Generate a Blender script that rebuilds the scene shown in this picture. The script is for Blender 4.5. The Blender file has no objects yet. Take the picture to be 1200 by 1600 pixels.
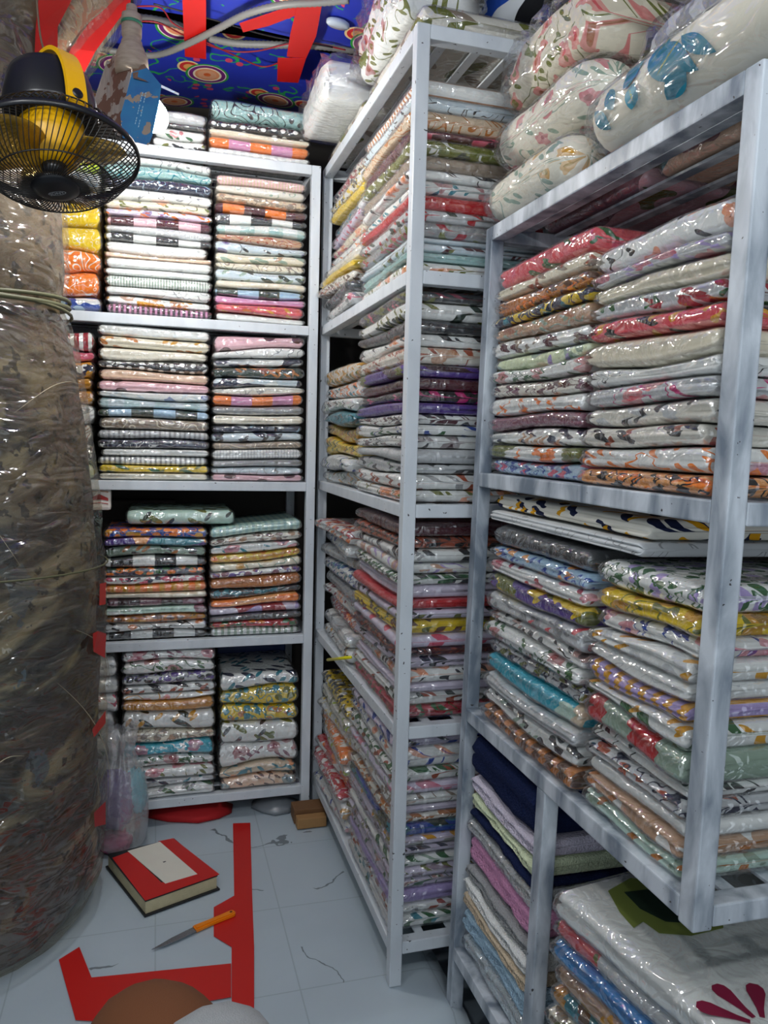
import bpy, bmesh, math, random
from mathutils import Vector, Matrix, noise as mnoise
scene = bpy.context.scene
col = scene.collection
PI = math.pi

# ------------------------------------------------------------------ camera
F_PX, YAW, PITCH, ROLL = 1208.38, .2875, .0922, .0272
CAM = Vector((0, 0, 1.2))
_r = Vector((math.cos(YAW), -math.sin(YAW), 0))
_f = Vector((math.sin(YAW)*math.cos(PITCH), math.cos(YAW)*math.cos(PITCH), -math.sin(PITCH)))
_u = Vector((math.sin(YAW)*math.sin(PITCH), math.cos(YAW)*math.sin(PITCH), math.cos(PITCH)))
RIGHT = _r*math.cos(ROLL) + _u*math.sin(ROLL)
UP = -_r*math.sin(ROLL) + _u*math.cos(ROLL)
FWD = _f
cam = bpy.data.cameras.new('camera')
cam.sensor_fit = 'VERTICAL'; cam.sensor_height = 36; cam.lens = 36*F_PX/1600
cam.clip_start = .02
camo = bpy.data.objects.new('camera', cam); col.objects.link(camo)
mw = Matrix.Identity(4)
for i in range(3):
    mw[i][0] = RIGHT[i]; mw[i][1] = UP[i]; mw[i][2] = -FWD[i]; mw[i][3] = CAM[i]
camo.matrix_world = mw
scene.camera = camo

def ray(x, y): return FWD + RIGHT*((x-600)/F_PX) - UP*((y-800)/F_PX)
def at(x, y, ax, v):                    # pixel ray meets the plane coordinate[ax] = v
    d = ray(x, y); return CAM + d*((v-CAM[ax])/d[ax])
def dist(x, y, D): return CAM + ray(x, y)*D
def flo(x, y, z=0.0): return at(x, y, 2, z)

# ------------------------------------------------------------------ world, exposure
w = bpy.data.worlds.new('market'); scene.world = w; w.use_nodes = True
w.node_tree.nodes['Background'].inputs[0].default_value = (.80, .90, 1.0, 1)
w.node_tree.nodes['Background'].inputs[1].default_value = .40
vs = scene.view_settings
vs.view_transform = 'Standard'; vs.look = 'None'; vs.gamma = 1; vs.use_curve_mapping = False
vs.exposure = 1.08
BULB_W, FILL_TUBE_W = 195.0, 41.0

# ------------------------------------------------------------------ colours
HEX = dict(white='E9ECEA', offwhite='E2E0D6', cream='E8E2CE', ivory='EDE9DA', grey='9DA0A2', palegrey='C9CDCF', darkgrey='4A4D50',
 charcoal='33363A', black='14151A', navy='1B2547', blue='2450A8', brightblue='1E88C8', lightblue='A9C8DE', paleblue='CFDDE4', teal='2C8C9C',
 paleteal='A3C8C6', turquoise='19AFC6', mint='C3DED2', sage='9DB3A2', green='2E6B3A', darkgreen='1F3A2A', olive='747B2C', lime='B5CC1E',
 yellow='E8CC14', gold='D9A21A', mustard='C98F14', ochre='C07A2A', orange='F08820', peach='EBCDB4', apricot='E8A968', rust='A8502A', brown='6B4A36',
 tan='C2A083', beige='D8C6AC', taupe='9A8C7C', red='C0222A', crimson='A81834', maroon='5A1A2A', plum='43232F', mauve='8C5A6C', pink='EBC2CB',
 rose='D65C78', coral='DE5C66', magenta='C22878', purple='5A3A96', lavender='B7A7D8', lilac='D9D2E4', softpink='D89AC0', palegreen='DCE8C4')
def lin(h):
    h = HEX.get(h, h); o = []
    for i in (0, 2, 4):
        c = int(h[i:i+2], 16)/255
        o.append(c/12.92 if c <= .04045 else ((c+.055)/1.055)**2.4)
    return (*o, 1)

# ------------------------------------------------------------------ node helpers
class NT:
    def __init__(s, nt): s.nt = nt
    def n(s, t, ins=None, **at_):
        nd = s.nt.nodes.new('ShaderNode'+t)
        for k, v in at_.items(): setattr(nd, k, v)
        for k, v in (ins or {}).items():
            if isinstance(v, bpy.types.NodeSocket): s.nt.links.new(v, nd.inputs[k])
            else: nd.inputs[k].default_value = v
        return nd
    def m(s, op, a, b=0.0, c=None):
        i = {0: a, 1: b}
        if c is not None: i[2] = c
        return s.n('Math', i, operation=op).outputs[0]
    def vm(s, op, a, b): 
        k = 3 if op == 'SCALE' else 1
        return s.n('VectorMath', {0: a, k: b}, operation=op).outputs[0]
    def mix(s, f, a, b): return s.n('Mix', {0: f, 6: a, 7: b}, data_type='RGBA').outputs[2]
    def noise(s, v, sc, det=2.0, dist=0.0): return s.n('TexNoise', {'Vector': v, 'Scale': sc, 'Detail': det, 'Distortion': dist}).outputs[0]
    def vor(s, v, sc, rnd=1.0): return s.n('TexVoronoi', {'Vector': v, 'Scale': sc, 'Randomness': rnd}, voronoi_dimensions='2D')
    def sep(s, v): return s.n('SeparateXYZ', {0: v}).outputs
    def line(s, v, sc, k, wd):          # thin contour lines of a noise
        x = s.m('FRACT', s.m('MULTIPLY', s.noise(v, sc, 1.0), k))
        return s.m('LESS_THAN', s.m('ABSOLUTE', s.m('SUBTRACT', x, .5)), wd)

def group(kind):
    g = bpy.data.node_groups.new('print_'+kind, 'ShaderNodeTree')
    I = g.interface
    I.new_socket('Vector', in_out='INPUT', socket_type='NodeSocketVector')
    for c in ('A', 'B', 'C'): I.new_socket(c, in_out='INPUT', socket_type='NodeSocketColor')
    I.new_socket('Scale', in_out='INPUT', socket_type='NodeSocketFloat')
    I.new_socket('Color', in_out='OUTPUT', socket_type='NodeSocketColor')
    t = NT(g); gi = g.nodes.new('NodeGroupInput'); go = g.nodes.new('NodeGroupOutput')
    V, A, B, C, S = gi.outputs[0:5]
    v = t.vm('SCALE', V, S)
    x, y, _ = t.sep(v)
    out = A
    if kind == 'stripe':
        out = t.mix(t.m('GREATER_THAN', t.m('FRACT', t.m('MULTIPLY', x, 3.2)), .55), A, B)
    elif kind == 'block':
        out = t.mix(t.m('GREATER_THAN', t.m('FRACT', t.m('MULTIPLY', x, .62)), .5), A, B)
    elif kind == 'check':
        a = t.m('GREATER_THAN', t.m('FRACT', t.m('MULTIPLY', x, .9)), .5)
        b = t.m('GREATER_THAN', t.m('FRACT', t.m('MULTIPLY', y, .9)), .5)
        out = t.mix(t.m('MULTIPLY', t.m('ADD', a, b), .5), A, B)
    elif kind == 'dots':
        out = t.mix(t.m('LESS_THAN', t.vor(v, 2.6, .35).outputs['Distance'], .26), A, B)
    elif kind == 'bigdots':
        out = t.mix(t.m('LESS_THAN', t.vor(v, .7, .5).outputs['Distance'], .16), A, B)
    elif kind == 'line':
        msk = t.m('GREATER_THAN', t.noise(v, .8, 0.0), .46)
        out = t.mix(t.m('MULTIPLY', t.line(v, 1.6, 5.0, .05), msk), A, B)
    elif kind == 'wave':
        out = t.mix(t.line(v, .9, 14.0, .1), A, B)
    elif kind in ('floral', 'spray'):
        nz = t.noise(v, 3.0, 1.0)
        vo = t.vor(v, 1.05)
        d = t.m('ADD', vo.outputs['Distance'], t.m('MULTIPLY', t.m('SUBTRACT', nz, .5), .5))
        rc = t.sep(vo.outputs['Color'])
        big = .30 if kind == 'floral' else .19
        fl = t.m('MULTIPLY', t.m('LESS_THAN', d, big), t.m('GREATER_THAN', rc[0], .25))
        core = t.m('MULTIPLY', t.m('LESS_THAN', d, big*.4), fl)
        rot = t.n('VectorRotate', {'Vector': v, 'Angle': .7}, rotation_type='Z_AXIS').outputs[0]
        st = t.n('VectorMath', {0: rot, 1: (1.0, 2.6, 1.0)}, operation='MULTIPLY').outputs[0]
        vl = t.vor(st, 1.5)
        lf = t.m('MULTIPLY', t.m('LESS_THAN', vl.outputs['Distance'], .27), t.m('GREATER_THAN', t.sep(vl.outputs['Color'])[1], .5))
        stem = t.m('MULTIPLY', t.line(v, .9, 3.0, .03), t.m('GREATER_THAN', t.noise(v, .7, 0.0), .45))
        out = t.mix(stem, A, C)
        out = t.mix(lf, out, C)
        shade = t.mix(t.m('MULTIPLY', nz, .7), B, A)
        out = t.mix(fl, out, shade)
        out = t.mix(core, out, t.mix(rc[1], B, C))
    elif kind == 'leaf':
        out = A
        for ang, sc, thr, cc, cut in ((.6, .9, .3, B, .35), (-.9, 1.15, .27, C, .5)):
            rot = t.n('VectorRotate', {'Vector': v, 'Angle': ang}, rotation_type='Z_AXIS').outputs[0]
            st = t.n('VectorMath', {0: rot, 1: (1.0, 2.8, 1.0)}, operation='MULTIPLY').outputs[0]
            vl = t.vor(st, sc)
            lf = t.m('MULTIPLY', t.m('LESS_THAN', vl.outputs['Distance'], thr), t.m('GREATER_THAN', t.sep(vl.outputs['Color'])[1], cut))
            out = t.mix(lf, out, cc)
        out = t.mix(t.m('MULTIPLY', t.line(v, .8, 2.0, .025), t.m('GREATER_THAN', t.noise(v, .6, 0.0), .42)), out, B)
    elif kind == 'dense':
        vo = t.vor(v, 2.6); r = t.sep(vo.outputs['Color'])
        d = t.m('ADD', vo.outputs['Distance'], t.m('MULTIPLY', t.noise(v, 6.0, 1.0), .3))
        in_ = t.m('LESS_THAN', d, .55)
        cc = t.mix(t.m('GREATER_THAN', r[0], .5), B, C)
        out = t.mix(t.m('MULTIPLY', in_, t.m('GREATER_THAN', r[1], .25)), A, cc)
        out = t.mix(t.line(v, 2.2, 4.0, .09), out, B)
    elif kind == 'patch':                # broad painterly patches
        n1 = t.noise(v, .55, 1.0); n2 = t.noise(v, .8, 2.0)
        out = t.mix(t.m('GREATER_THAN', n1, .53), A, B)
        out = t.mix(t.m('GREATER_THAN', n2, .58), out, C)
    g.links.new(out, go.inputs[0])
    return g
_groups = {}
_mats = {}
def new_mat(name):
    m = bpy.data.materials.new(name); m.use_nodes = True
    return m, NT(m.node_tree), m.node_tree.nodes['Principled BSDF']
def fabric(kind, a, b='white', c='green', scale=13.0, rough=.82):
    key = (kind, a, b, c, scale)
    if key in _mats: return _mats[key]
    if kind not in _groups: _groups[kind] = group(kind)
    m, t, bs = new_mat('fabric_%s_%s_%s' % (kind, a, b))
    uv = t.n('UVMap').outputs[0]
    rnd = t.n('ObjectInfo').outputs['Random']
    off = t.n('CombineXYZ', {0: t.m('MULTIPLY', rnd, 7.0), 1: t.m('MULTIPLY', rnd, 3.3), 2: 0.0}).outputs[0]
    g = t.n('Group', node_tree=_groups[kind])
    t.nt.links.new(t.vm('ADD', uv, off), g.inputs[0])
    dp = lambda q: (*[x**1.1 for x in lin(q)[:3]], 1)
    g.inputs[1].default_value = dp(a); g.inputs[2].default_value = dp(b); g.inputs[3].default_value = dp(c); g.inputs[4].default_value = scale
    t.nt.links.new(g.outputs[0], bs.inputs['Base Color'])
    bs.inputs['Roughness'].default_value = rough
    bs.inputs['Specular IOR Level'].default_value = .25
    _mats[key] = m
    return m
def simple(name, c, rough=.6, metal=0.0, spec=.5, bump=0.0, bscale=200.0, var=0.0, coat=0.0):
    if name in _mats: return _mats[name]
    m, t, bs = new_mat(name)
    bs.inputs['Base Color'].default_value = lin(c); bs.inputs['Roughness'].default_value = rough
    bs.inputs['Metallic'].default_value = metal; bs.inputs['Specular IOR Level'].default_value = spec
    bs.inputs['Coat Weight'].default_value = coat
    co = t.n('TexCoord').outputs['Object']
    if var:
        n = t.noise(co, bscale*.12, 4.0)
        b = Vector(lin(c)[:3])
        t.nt.links.new(t.mix(n, (*(b*(1-var)), 1), (*[min(1, q*(1+var)) for q in b], 1)), bs.inputs['Base Color'])
    if bump:
        t.nt.links.new(t.n('Bump', {'Strength': bump, 'Distance': .002, 'Height': t.noise(co, bscale, 3.0)}).outputs[0], bs.inputs['Normal'])
    _mats[name] = m
    return m
def plastic(name, tint=(.97, .97, .97, 1), gloss=.10, haze=.05, rough=.13, scale=38.0, stretch=(1, 1, 1), bump=.7, dist=.006, face=.30):
    if name in _mats: return _mats[name]
    m, t, bs = new_mat(name); nt = t.nt; nt.nodes.remove(bs)
    co = t.n('VectorMath', {0: t.n('TexCoord').outputs['Object'], 1: stretch}, operation='MULTIPLY').outputs[0]
    ridge = t.m('ABSOLUTE', t.m('SUBTRACT', t.noise(co, scale, 2.0, .6), .5))
    bp = t.n('Bump', {'Strength': bump, 'Distance': dist, 'Height': ridge}).outputs[0]
    fac = t.m('ADD', gloss, t.m('MULTIPLY', t.n('LayerWeight', {'Blend': .28, 'Normal': bp}).outputs['Facing'], face))
    gl = t.n('BsdfGlossy', {'Color': (1, 1, 1, 1), 'Roughness': rough, 'Normal': bp}).outputs[0]
    df = t.n('BsdfDiffuse', {'Color': (.9, .92, .93, 1), 'Normal': bp}).outputs[0]
    tr = t.n('BsdfTransparent', {'Color': tint}).outputs[0]
    a = t.n('MixShader', {0: haze, 1: tr, 2: df}).outputs[0]
    b = t.n('MixShader', {0: fac, 1: a, 2: gl}).outputs[0]
    nt.links.new(b, nt.nodes['Material Output'].inputs['Surface'])
    _mats[name] = m
    return m

# ------------------------------------------------------------------ object helpers
def mesh(name, verts, faces, mat=None, uvs=None, smooth=True, parent=None):
    me = bpy.data.meshes.new(name)
    me.from_pydata([tuple(v) for v in verts], [], faces)
    if uvs:
        l = me.uv_layers.new(name='UVMap')
        vi = [0]*len(me.loops); me.loops.foreach_get('vertex_index', vi)
        fl = []
        for i in vi: fl += uvs[i]
        l.data.foreach_set('uv', fl)
    if smooth: me.polygons.foreach_set('use_smooth', [True]*len(me.polygons))
    if mat: me.materials.append(mat)
    o = bpy.data.objects.new(name, me); col.objects.link(o)
    if parent: o.parent = parent
    return o
def bmo(name, bm, mat=None, parent=None, smooth=False):
    me = bpy.data.meshes.new(name); bm.normal_update(); bm.to_mesh(me); bm.free()
    if smooth: me.polygons.foreach_set('use_smooth', [True]*len(me.polygons))
    if mat: me.materials.append(mat)
    o = bpy.data.objects.new(name, me); col.objects.link(o)
    if parent: o.parent = parent
    return o
def empty(name, loc=(0, 0, 0)):
    o = bpy.data.objects.new(name, None); col.objects.link(o); o.location = loc; o.empty_display_size = .05
    return o
def tag(o, label, cat, group=None):
    o['label'] = label; o['category'] = cat
    if group: o['group'] = group
    return o
def struct(o): o['kind'] = 'structure'; return o
def box(name, lo, hi, mat, parent=None, bev=.0):
    bm = bmesh.new()
    bmesh.ops.create_cube(bm, size=1)
    lo, hi = Vector(lo), Vector(hi)
    for v in bm.verts: v.co = Vector([(lo[i]+hi[i])/2 + v.co[i]*(hi[i]-lo[i]) for i in range(3)])
    if bev: bmesh.ops.bevel(bm, geom=bm.edges[:], offset=bev, segments=2, affect='EDGES', profile=.6)
    return bmo(name, bm, mat, parent)
def prism(name, pts, thick, mat, parent=None, nrm=None):
    pts = [Vector(p) for p in pts]
    n = nrm or (pts[1]-pts[0]).cross(pts[2]-pts[0]).normalized()
    k = len(pts); vs_ = pts + [p+n*thick for p in pts]
    fs = [list(range(k))[::-1], list(range(k, 2*k))] + [[i, (i+1) % k, (i+1) % k+k, i+k] for i in range(k)]
    o = mesh(name, vs_, fs, mat, smooth=False, parent=parent)
    bm = bmesh.new(); bm.from_mesh(o.data); bmesh.ops.recalc_face_normals(bm, faces=bm.faces[:]); bm.to_mesh(o.data); bm.free()
    return o
def tube(name, pts, r, mat, parent=None, seg=8, smooth_pts=True, corr=0.0, rfun=None):
    pts = [Vector(p) for p in pts]
    if smooth_pts and len(pts) > 2:
        out = []; P = [pts[0]]+pts+[pts[-1]]
        for i in range(1, len(P)-2):
            for k in range(10):
                t = k/10
                out.append(.5*((2*P[i])+(P[i+1]-P[i-1])*t+(2*P[i-1]-5*P[i]+4*P[i+1]-P[i+2])*t*t+(-P[i-1]+3*P[i]-3*P[i+1]+P[i+2])*t**3))
        out.append(pts[-1]); pts = out
    if corr:                                # corrugated conduit: resample at half the pitch
        res = [pts[0]]; acc = 0
        for a, b in zip(pts, pts[1:]):
            L = (b-a).length; s = corr-acc
            while s <= L: res.append(a+(b-a)*(s/L)); s += corr
            acc = (acc+L) % corr
        pts = res
    vs_, fs = [], []
    prev = None
    for i, p in enumerate(pts):
        d = (pts[min(i+1, len(pts)-1)]-pts[max(i-1, 0)]).normalized()
        if prev is None: a = d.orthogonal().normalized()
        else: a = (prev-d*prev.dot(d)).normalized()
        prev = a; b = d.cross(a)
        rr = r*(1.22 if (corr and i % 2) else 1)*(rfun(i/(len(pts)-1)) if rfun else 1)
        for k in range(seg):
            t = 2*PI*k/seg; vs_.append(p+a*(math.cos(t)*rr)+b*(math.sin(t)*rr))
    for i in range(len(pts)-1):
        for k in range(seg):
            k2 = (k+1) % seg
            fs.append((i*seg+k, i*seg+k2, (i+1)*seg+k2, (i+1)*seg+k))
    fs.append(list(range(seg))[::-1]); fs.append([len(vs_)-seg+k for k in range(seg)])
    return mesh(name, vs_, fs, mat, parent=parent)
def lathe(name, prof, mat, M=None, parent=None, seg=32, cap=True):
    vs_, fs = [], []
    for r, z in prof:
        for k in range(seg):
            t = 2*PI*k/seg; vs_.append(Vector((r*math.cos(t), r*math.sin(t), z)))
    for i in range(len(prof)-1):
        for k in range(seg):
            k2 = (k+1) % seg; fs.append((i*seg+k, i*seg+k2, (i+1)*seg+k2, (i+1)*seg+k))
    if cap:
        fs.append(list(range(seg))[::-1]); fs.append([len(vs_)-seg+k for k in range(seg)])
    if M is not None: vs_ = [M @ v for v in vs_]
    return mesh(name, vs_, fs, mat, parent=parent)

# ------------------------------------------------------------------ setting dimensions (metres)
YB, XB = 2.3615, .4734             # back rack: front plane, right edge
XM, YM = .4916, 1.5224             # middle rack: corner post
XR, YRF, YRN = .621, 1.4724, .733  # right rack: aisle plane, far and near post
LEAN = .016                        # the right rack leans a little
LR = Matrix.Translation((XR, 0, .9)) @ Matrix.Rotation(LEAN, 4, 'Y') @ Matrix.Translation((-XR, 0, -.9))
GROUND = -.16

# ------------------------------------------------------------------ materials of the setting
def vinyl():
    m, t, bs = new_mat('vinyl')
    co = t.n('TexCoord').outputs['Object']
    n1 = t.noise(co, 2.2, 4.0, .8)
    base = t.mix(n1, lin('9FAFBA'), lin('BCC9D1'))
    warp = t.vm('ADD', co, t.vm('SCALE', t.n('TexNoise', {'Vector': co, 'Scale': 3.0, 'Detail': 5.0}).outputs[1], .35))
    vein = t.line(warp, 1.7, 3.0, .008)
    msk = t.m('GREATER_THAN', t.noise(co, 2.6, 2.0), .54)
    base = t.mix(t.m('MULTIPLY', t.m('MULTIPLY', vein, msk), .75), base, lin('4A5258'))
    x, y, z = t.sep(co)
    sx = t.m('LESS_THAN', t.m('ABSOLUTE', t.m('SUBTRACT', t.m('FRACT', t.m('DIVIDE', t.m('ADD', x, .155), .305)), .5)), .0055)
    sy = t.m('LESS_THAN', t.m('ABSOLUTE', t.m('SUBTRACT', t.m('FRACT', t.m('DIVIDE', t.m('ADD', y, .11), .305)), .5)), .0055)
    base = t.mix(t.m('MULTIPLY', t.m('MAXIMUM', sx, sy), .28), base, lin('5E6A72'))
    t.nt.links.new(base, bs.inputs['Base Color'])
    bs.inputs['Roughness'].default_value = .33
    t.nt.links.new(t.n('Bump', {'Strength': .25, 'Distance': .01, 'Height': t.noise(co, 5.0, 2.0)}).outputs[0], bs.inputs['Normal'])
    return m
def tarp():
    m, t, bs = new_mat('printed_tarpaulin')
    co = t.n('TexCoord').outputs['Object']
    blue = lin('2D3CB2')
    vo = t.vor(co, 4.0, .6)
    d, rc = vo.outputs['Distance'], t.sep(vo.outputs['Color'])
    cr = t.n('ValToRGB', {0: t.m('MULTIPLY', d, 1.45)})
    r = cr.color_ramp; r.interpolation = 'CONSTANT'
    stops = [(0, 'E8703A'), (.06, 'F0B088'), (.16, 'F0A070'), (.21, 'FFF0D0'), (.245, '7A2A7A'), (.31, 'F2E0E0'), (.33, '3AA848'), (.37, '2D3CB2')]
    r.elements[0].position = 0; r.elements[0].color = lin(stops[0][1]); r.elements[1].position = stops[-1][0]; r.elements[1].color = lin(stops[-1][1])
    for p, c in stops[1:-1]:
        e = r.elements.new(p); e.color = lin(c)
    off = t.vm('ADD', co, (.055, .035, 0))
    v2 = t.vor(off, 4.0, .6)
    sat = t.n('ValToRGB', {0: t.m('MULTIPLY', v2.outputs['Distance'], 1.45)})
    r2 = sat.color_ramp; r2.interpolation = 'CONSTANT'
    r2.elements[0].color = lin('F2B060'); r2.elements[1].position = .2; r2.elements[1].color = blue
    for p, c in ((.09, 'D83838'), (.16, 'F4DCA0')):
        e = r2.elements.new(p); e.color = lin(c)
    curl = t.line(co, 15.0, 3.0, .06)
    near = t.m('MULTIPLY', t.m('GREATER_THAN', d, .26), t.m('LESS_THAN', d, .52))
    near = t.m('MULTIPLY', near, t.m('GREATER_THAN', t.noise(co, 7.0, 0.0), .43))
    base = t.mix(t.m('MULTIPLY', curl, near), blue, lin('2FA85A'))
    v3 = t.vor(co, 24.0); r3 = t.sep(v3.outputs['Color'])
    bud = t.m('MULTIPLY', t.m('MULTIPLY', t.m('LESS_THAN', v3.outputs['Distance'], .26), t.m('GREATER_THAN', r3[0], .6)), near)
    base = t.mix(bud, base, lin('D84A6A'))
    has = t.m('GREATER_THAN', rc[0], .12)
    base = t.mix(t.m('LESS_THAN', v2.outputs['Distance'], .137), base, sat.outputs[0])
    base = t.mix(t.m('MULTIPLY', has, t.m('LESS_THAN', d, .255)), base, cr.outputs[0])
    t.nt.links.new(base, bs.inputs['Base Color'])
    bs.inputs['Roughness'].default_value = .3
    t.nt.links.new(t.n('Bump', {'Strength': .35, 'Distance': .01, 'Height': t.noise(co, 4.0, 2.0)}).outputs[0], bs.inputs['Normal'])
    return m
def paint(name, c, wear, mottled):
    m, t, bs = new_mat(name)
    co = t.n('TexCoord').outputs['Object']
    n = t.noise(t.n('VectorMath', {0: co, 1: (1, 1, .35)}, operation='MULTIPLY').outputs[0], 22.0, 5.0, .4)
    base = t.mix(t.m('MULTIPLY', t.n('MapRange', {0: n, 1: .38, 2: .66, 3: 0.0, 4: 1.0}).outputs[0], mottled), lin(c), lin('64717F'))
    chips = t.m('GREATER_THAN', t.noise(co, 90.0, 2.0), wear)
    base = t.mix(chips, base, lin('3A3A3C'))
    t.nt.links.new(base, bs.inputs['Base Color']); bs.inputs['Roughness'].default_value = .42
    return m
M_WHITE = paint('white_enamel', 'CBD2D8', .72, .16)
M_PRIMER = paint('streaked_grey_enamel', 'C6CED6', .74, .95)
M_VINYL, M_TARP = vinyl(), tarp()
M_WOODDARK = simple('dark_ceiling_boards', '3A2A22', .8, bump=.3, bscale=40)
M_WALLDARK = simple('dim_wall', '4A4642', .9)
M_TAPE = simple('red_tape', 'BE1712', .45)
M_SLEEVE = plastic('clear_sleeve', gloss=.17, haze=.02, rough=.12, scale=24.0, stretch=(1.3, 1, 1.0), bump=1.0, dist=.014)
M_WRAP = plastic('long_wrap', gloss=.11, haze=.03, rough=.09, scale=17.0, stretch=(1.6, .8, 1.6), bump=1.0, dist=.018)
M_SLEEVE2 = plastic('crumpled_clear_sleeve', gloss=.19, haze=.04, rough=.11, scale=20, bump=1.0, dist=.022)
M_BAG = plastic('cloudy_bag', gloss=.10, haze=.22, rough=.22, scale=20, bump=1.0, dist=.012)

# ------------------------------------------------------------------ room shell
def sheet(name, x0, x1, y0, y1, zf, mat, nx=30, ny=30):
    vs_ = [Vector((x0+(x1-x0)*i/nx, y0+(y1-y0)*j/ny, 0)) for j in range(ny+1) for i in range(nx+1)]
    for v in vs_: v.z = zf(v.x, v.y)
    fs = [(j*(nx+1)+i, j*(nx+1)+i+1, (j+1)*(nx+1)+i+1, (j+1)*(nx+1)+i) for j in range(ny) for i in range(nx)]
    return mesh(name, vs_, fs, mat)
# raised floor: the vinyl sheet runs to the rounded front edge and folds down there
EDGE_Y, EDGE_X = 1.45, .60
FX1 = EDGE_X+.20
nx, ny = 40, 60
def floor_pt(s, t_):
    r = .05
    def roll(d):                        # distance past the edge -> (forward, drop)
        if d <= 0: return d, 0
        a = d/r
        if a < PI/2: return r*math.sin(a), r*(1-math.cos(a))
        return r, r+(d-r*PI/2)
    dy = EDGE_Y - t_
    fy, dz = roll(dy)
    gx, dz2 = roll(s-EDGE_X)
    return Vector((EDGE_X+gx, EDGE_Y-fy, -max(dz, dz2)))
vs_, fs = [], []
for j in range(ny+1):
    q = j/ny
    tt = 2.95-(2.95-1.26)*q
    for i in range(nx+1):
        v = floor_pt(-1.3+(FX1+1.3)*i/nx if i < nx-12 else (-1.3+(FX1+1.3)*(nx-13)/nx)+(FX1+1.3)*13/nx*((i-nx+13)/13), tt); v.z = max(v.z, GROUND+.001)
        v.z += .0015*mnoise.noise(v*4) if v.z > -.001 else .006*mnoise.noise(v*8)
        vs_.append(v)
fs = [(j*(nx+1)+i+1, j*(nx+1)+i, (j+1)*(nx+1)+i, (j+1)*(nx+1)+i+1) for j in range(ny) for i in range(nx)]
for v in vs_: v.z -= .0016
struct(mesh('floor', vs_, fs, M_VINYL))
lower = struct(box('floor', (-1.6, -1.6, GROUND-.04), (1.9, 3.0, GROUND), simple('lower_floor', '8E9CA6', .45, var=.25, bscale=30)))
struct(box('wall_back', (-1.4, 2.86, GROUND), (1.9, 2.92, 2.6), M_WALLDARK))
struct(box('wall_right', (1.32, -.6, GROUND), (1.38, 2.86, 2.6), M_WALLDARK))
struct(box('wall_left', (-1.36, .4, GROUND), (-1.30, 2.86, 2.6), M_WALLDARK))
struct(box('ceiling', (-1.4, .2, 2.42), (1.9, 2.9, 2.46), M_WOODDARK))
def zf1(x, y): return 2.285 + .012*math.sin(x*5+1) + .01*mnoise.noise(Vector((x*3, y*3, 0)))
def zf2(x, y): return 2.305 - .02*math.sin((y-2.3)*6) + .012*math.sin(x*7) + .01*mnoise.noise(Vector((x*3, y*3, 4)))
t1 = struct(sheet('ceiling', -1.25, .56, 1.0, 2.20, zf1, M_TARP)); t1['label'] = 'blue flower-printed tarpaulin stretched under the ceiling, nearer sheet'
t2 = struct(sheet('ceiling', -1.25, .62, 2.30, 2.84, zf2, M_TARP)); t2['label'] = 'blue flower-printed tarpaulin stretched under the ceiling, rear sheet'

# ------------------------------------------------------------------ racks
P = .028                                # square tube size
def rack(name, label, lo, hi, levels, mat, M=None, slat_axis=0, posts=None, gap=.07, rails=None, foot=None):
    root = empty(name, ((lo[0]+hi[0])/2, (lo[1]+hi[1])/2, foot if foot is not None else 0))
    tag(root, label, 'shelf rack')
    inv = Matrix.Translation(-root.location)
    def b(nm, l, h, bev=.0025):
        o = box(nm, l, h, mat, root, bev)
        o.data.transform(inv @ (M or Matrix.Identity(4)))
        return o
    for (x, y, z0, z1) in posts: b('post', (x, y, z0), (x+P, y+P, z1))
    for z, (x0, y0, x1, y1) in zip(levels, rails):
        b('rail', (x0+P, y0, z-P), (x1-P, y0+P, z)); b('rail', (x0+P, y1-P, z-P), (x1-P, y1, z))
        b('rail', (x0, y0+P, z-P), (x0+P, y1-P, z)); b('rail', (x1-P, y0+P, z-P), (x1, y1-P, z))
        if slat_axis == 0:
            n = int((y1-y0)/gap)
            for i in range(1, n):
                y = y0+(y1-y0)*i/n; b('slat', (x0+P, y-.01, z-.006), (x1-P, y+.01, z-.001), .001)
        else:
            n = int((x1-x0)/gap)
            for i in range(1, n):
                x = x0+(x1-x0)*i/n; b('slat', (x-.01, y0+P, z-.006), (x+.01, y1-P, z-.001), .001)
    return root
BL, BD = -.32, .40
BZ = [2.012, 1.5396, 1.0642, .5838, .0898]
rack('shelf_rack', 'white steel rack against the back wall, behind the notebook', (BL, YB), (XB, YB+BD), BZ, M_WHITE,
     slat_axis=0, posts=[(BL, YB, 0, 2.012), (XB-P, YB, 0, 2.012), (BL, YB+BD-P, 0, 2.012), (XB-P, YB+BD-P, 0, 2.012)],
     rails=[(BL, YB, XB, YB+BD)]*5)
MX1, MY1 = .95, 2.43
MZ = [2.0207, 1.5472, 1.0683, .5906, .1016]
rack('shelf_rack', 'white steel rack with its corner post standing at the edge of the vinyl floor', (XM, YM), (MX1, MY1), MZ, M_WHITE,
     slat_axis=1, posts=[(XM, YM, 0, 2.0207), (MX1-P, YM, GROUND, 2.0207), (XM, MY1-P, 0, 2.0207), (MX1-P, MY1-P, 0, 2.0207)],
     rails=[(XM, YM, MX1, MY1)]*5)
RX1 = 1.06
RZ = [1.6252, 1.1408, .6529, .128]
Y2 = 1.105                              # second low post: end of the towel bay
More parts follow.
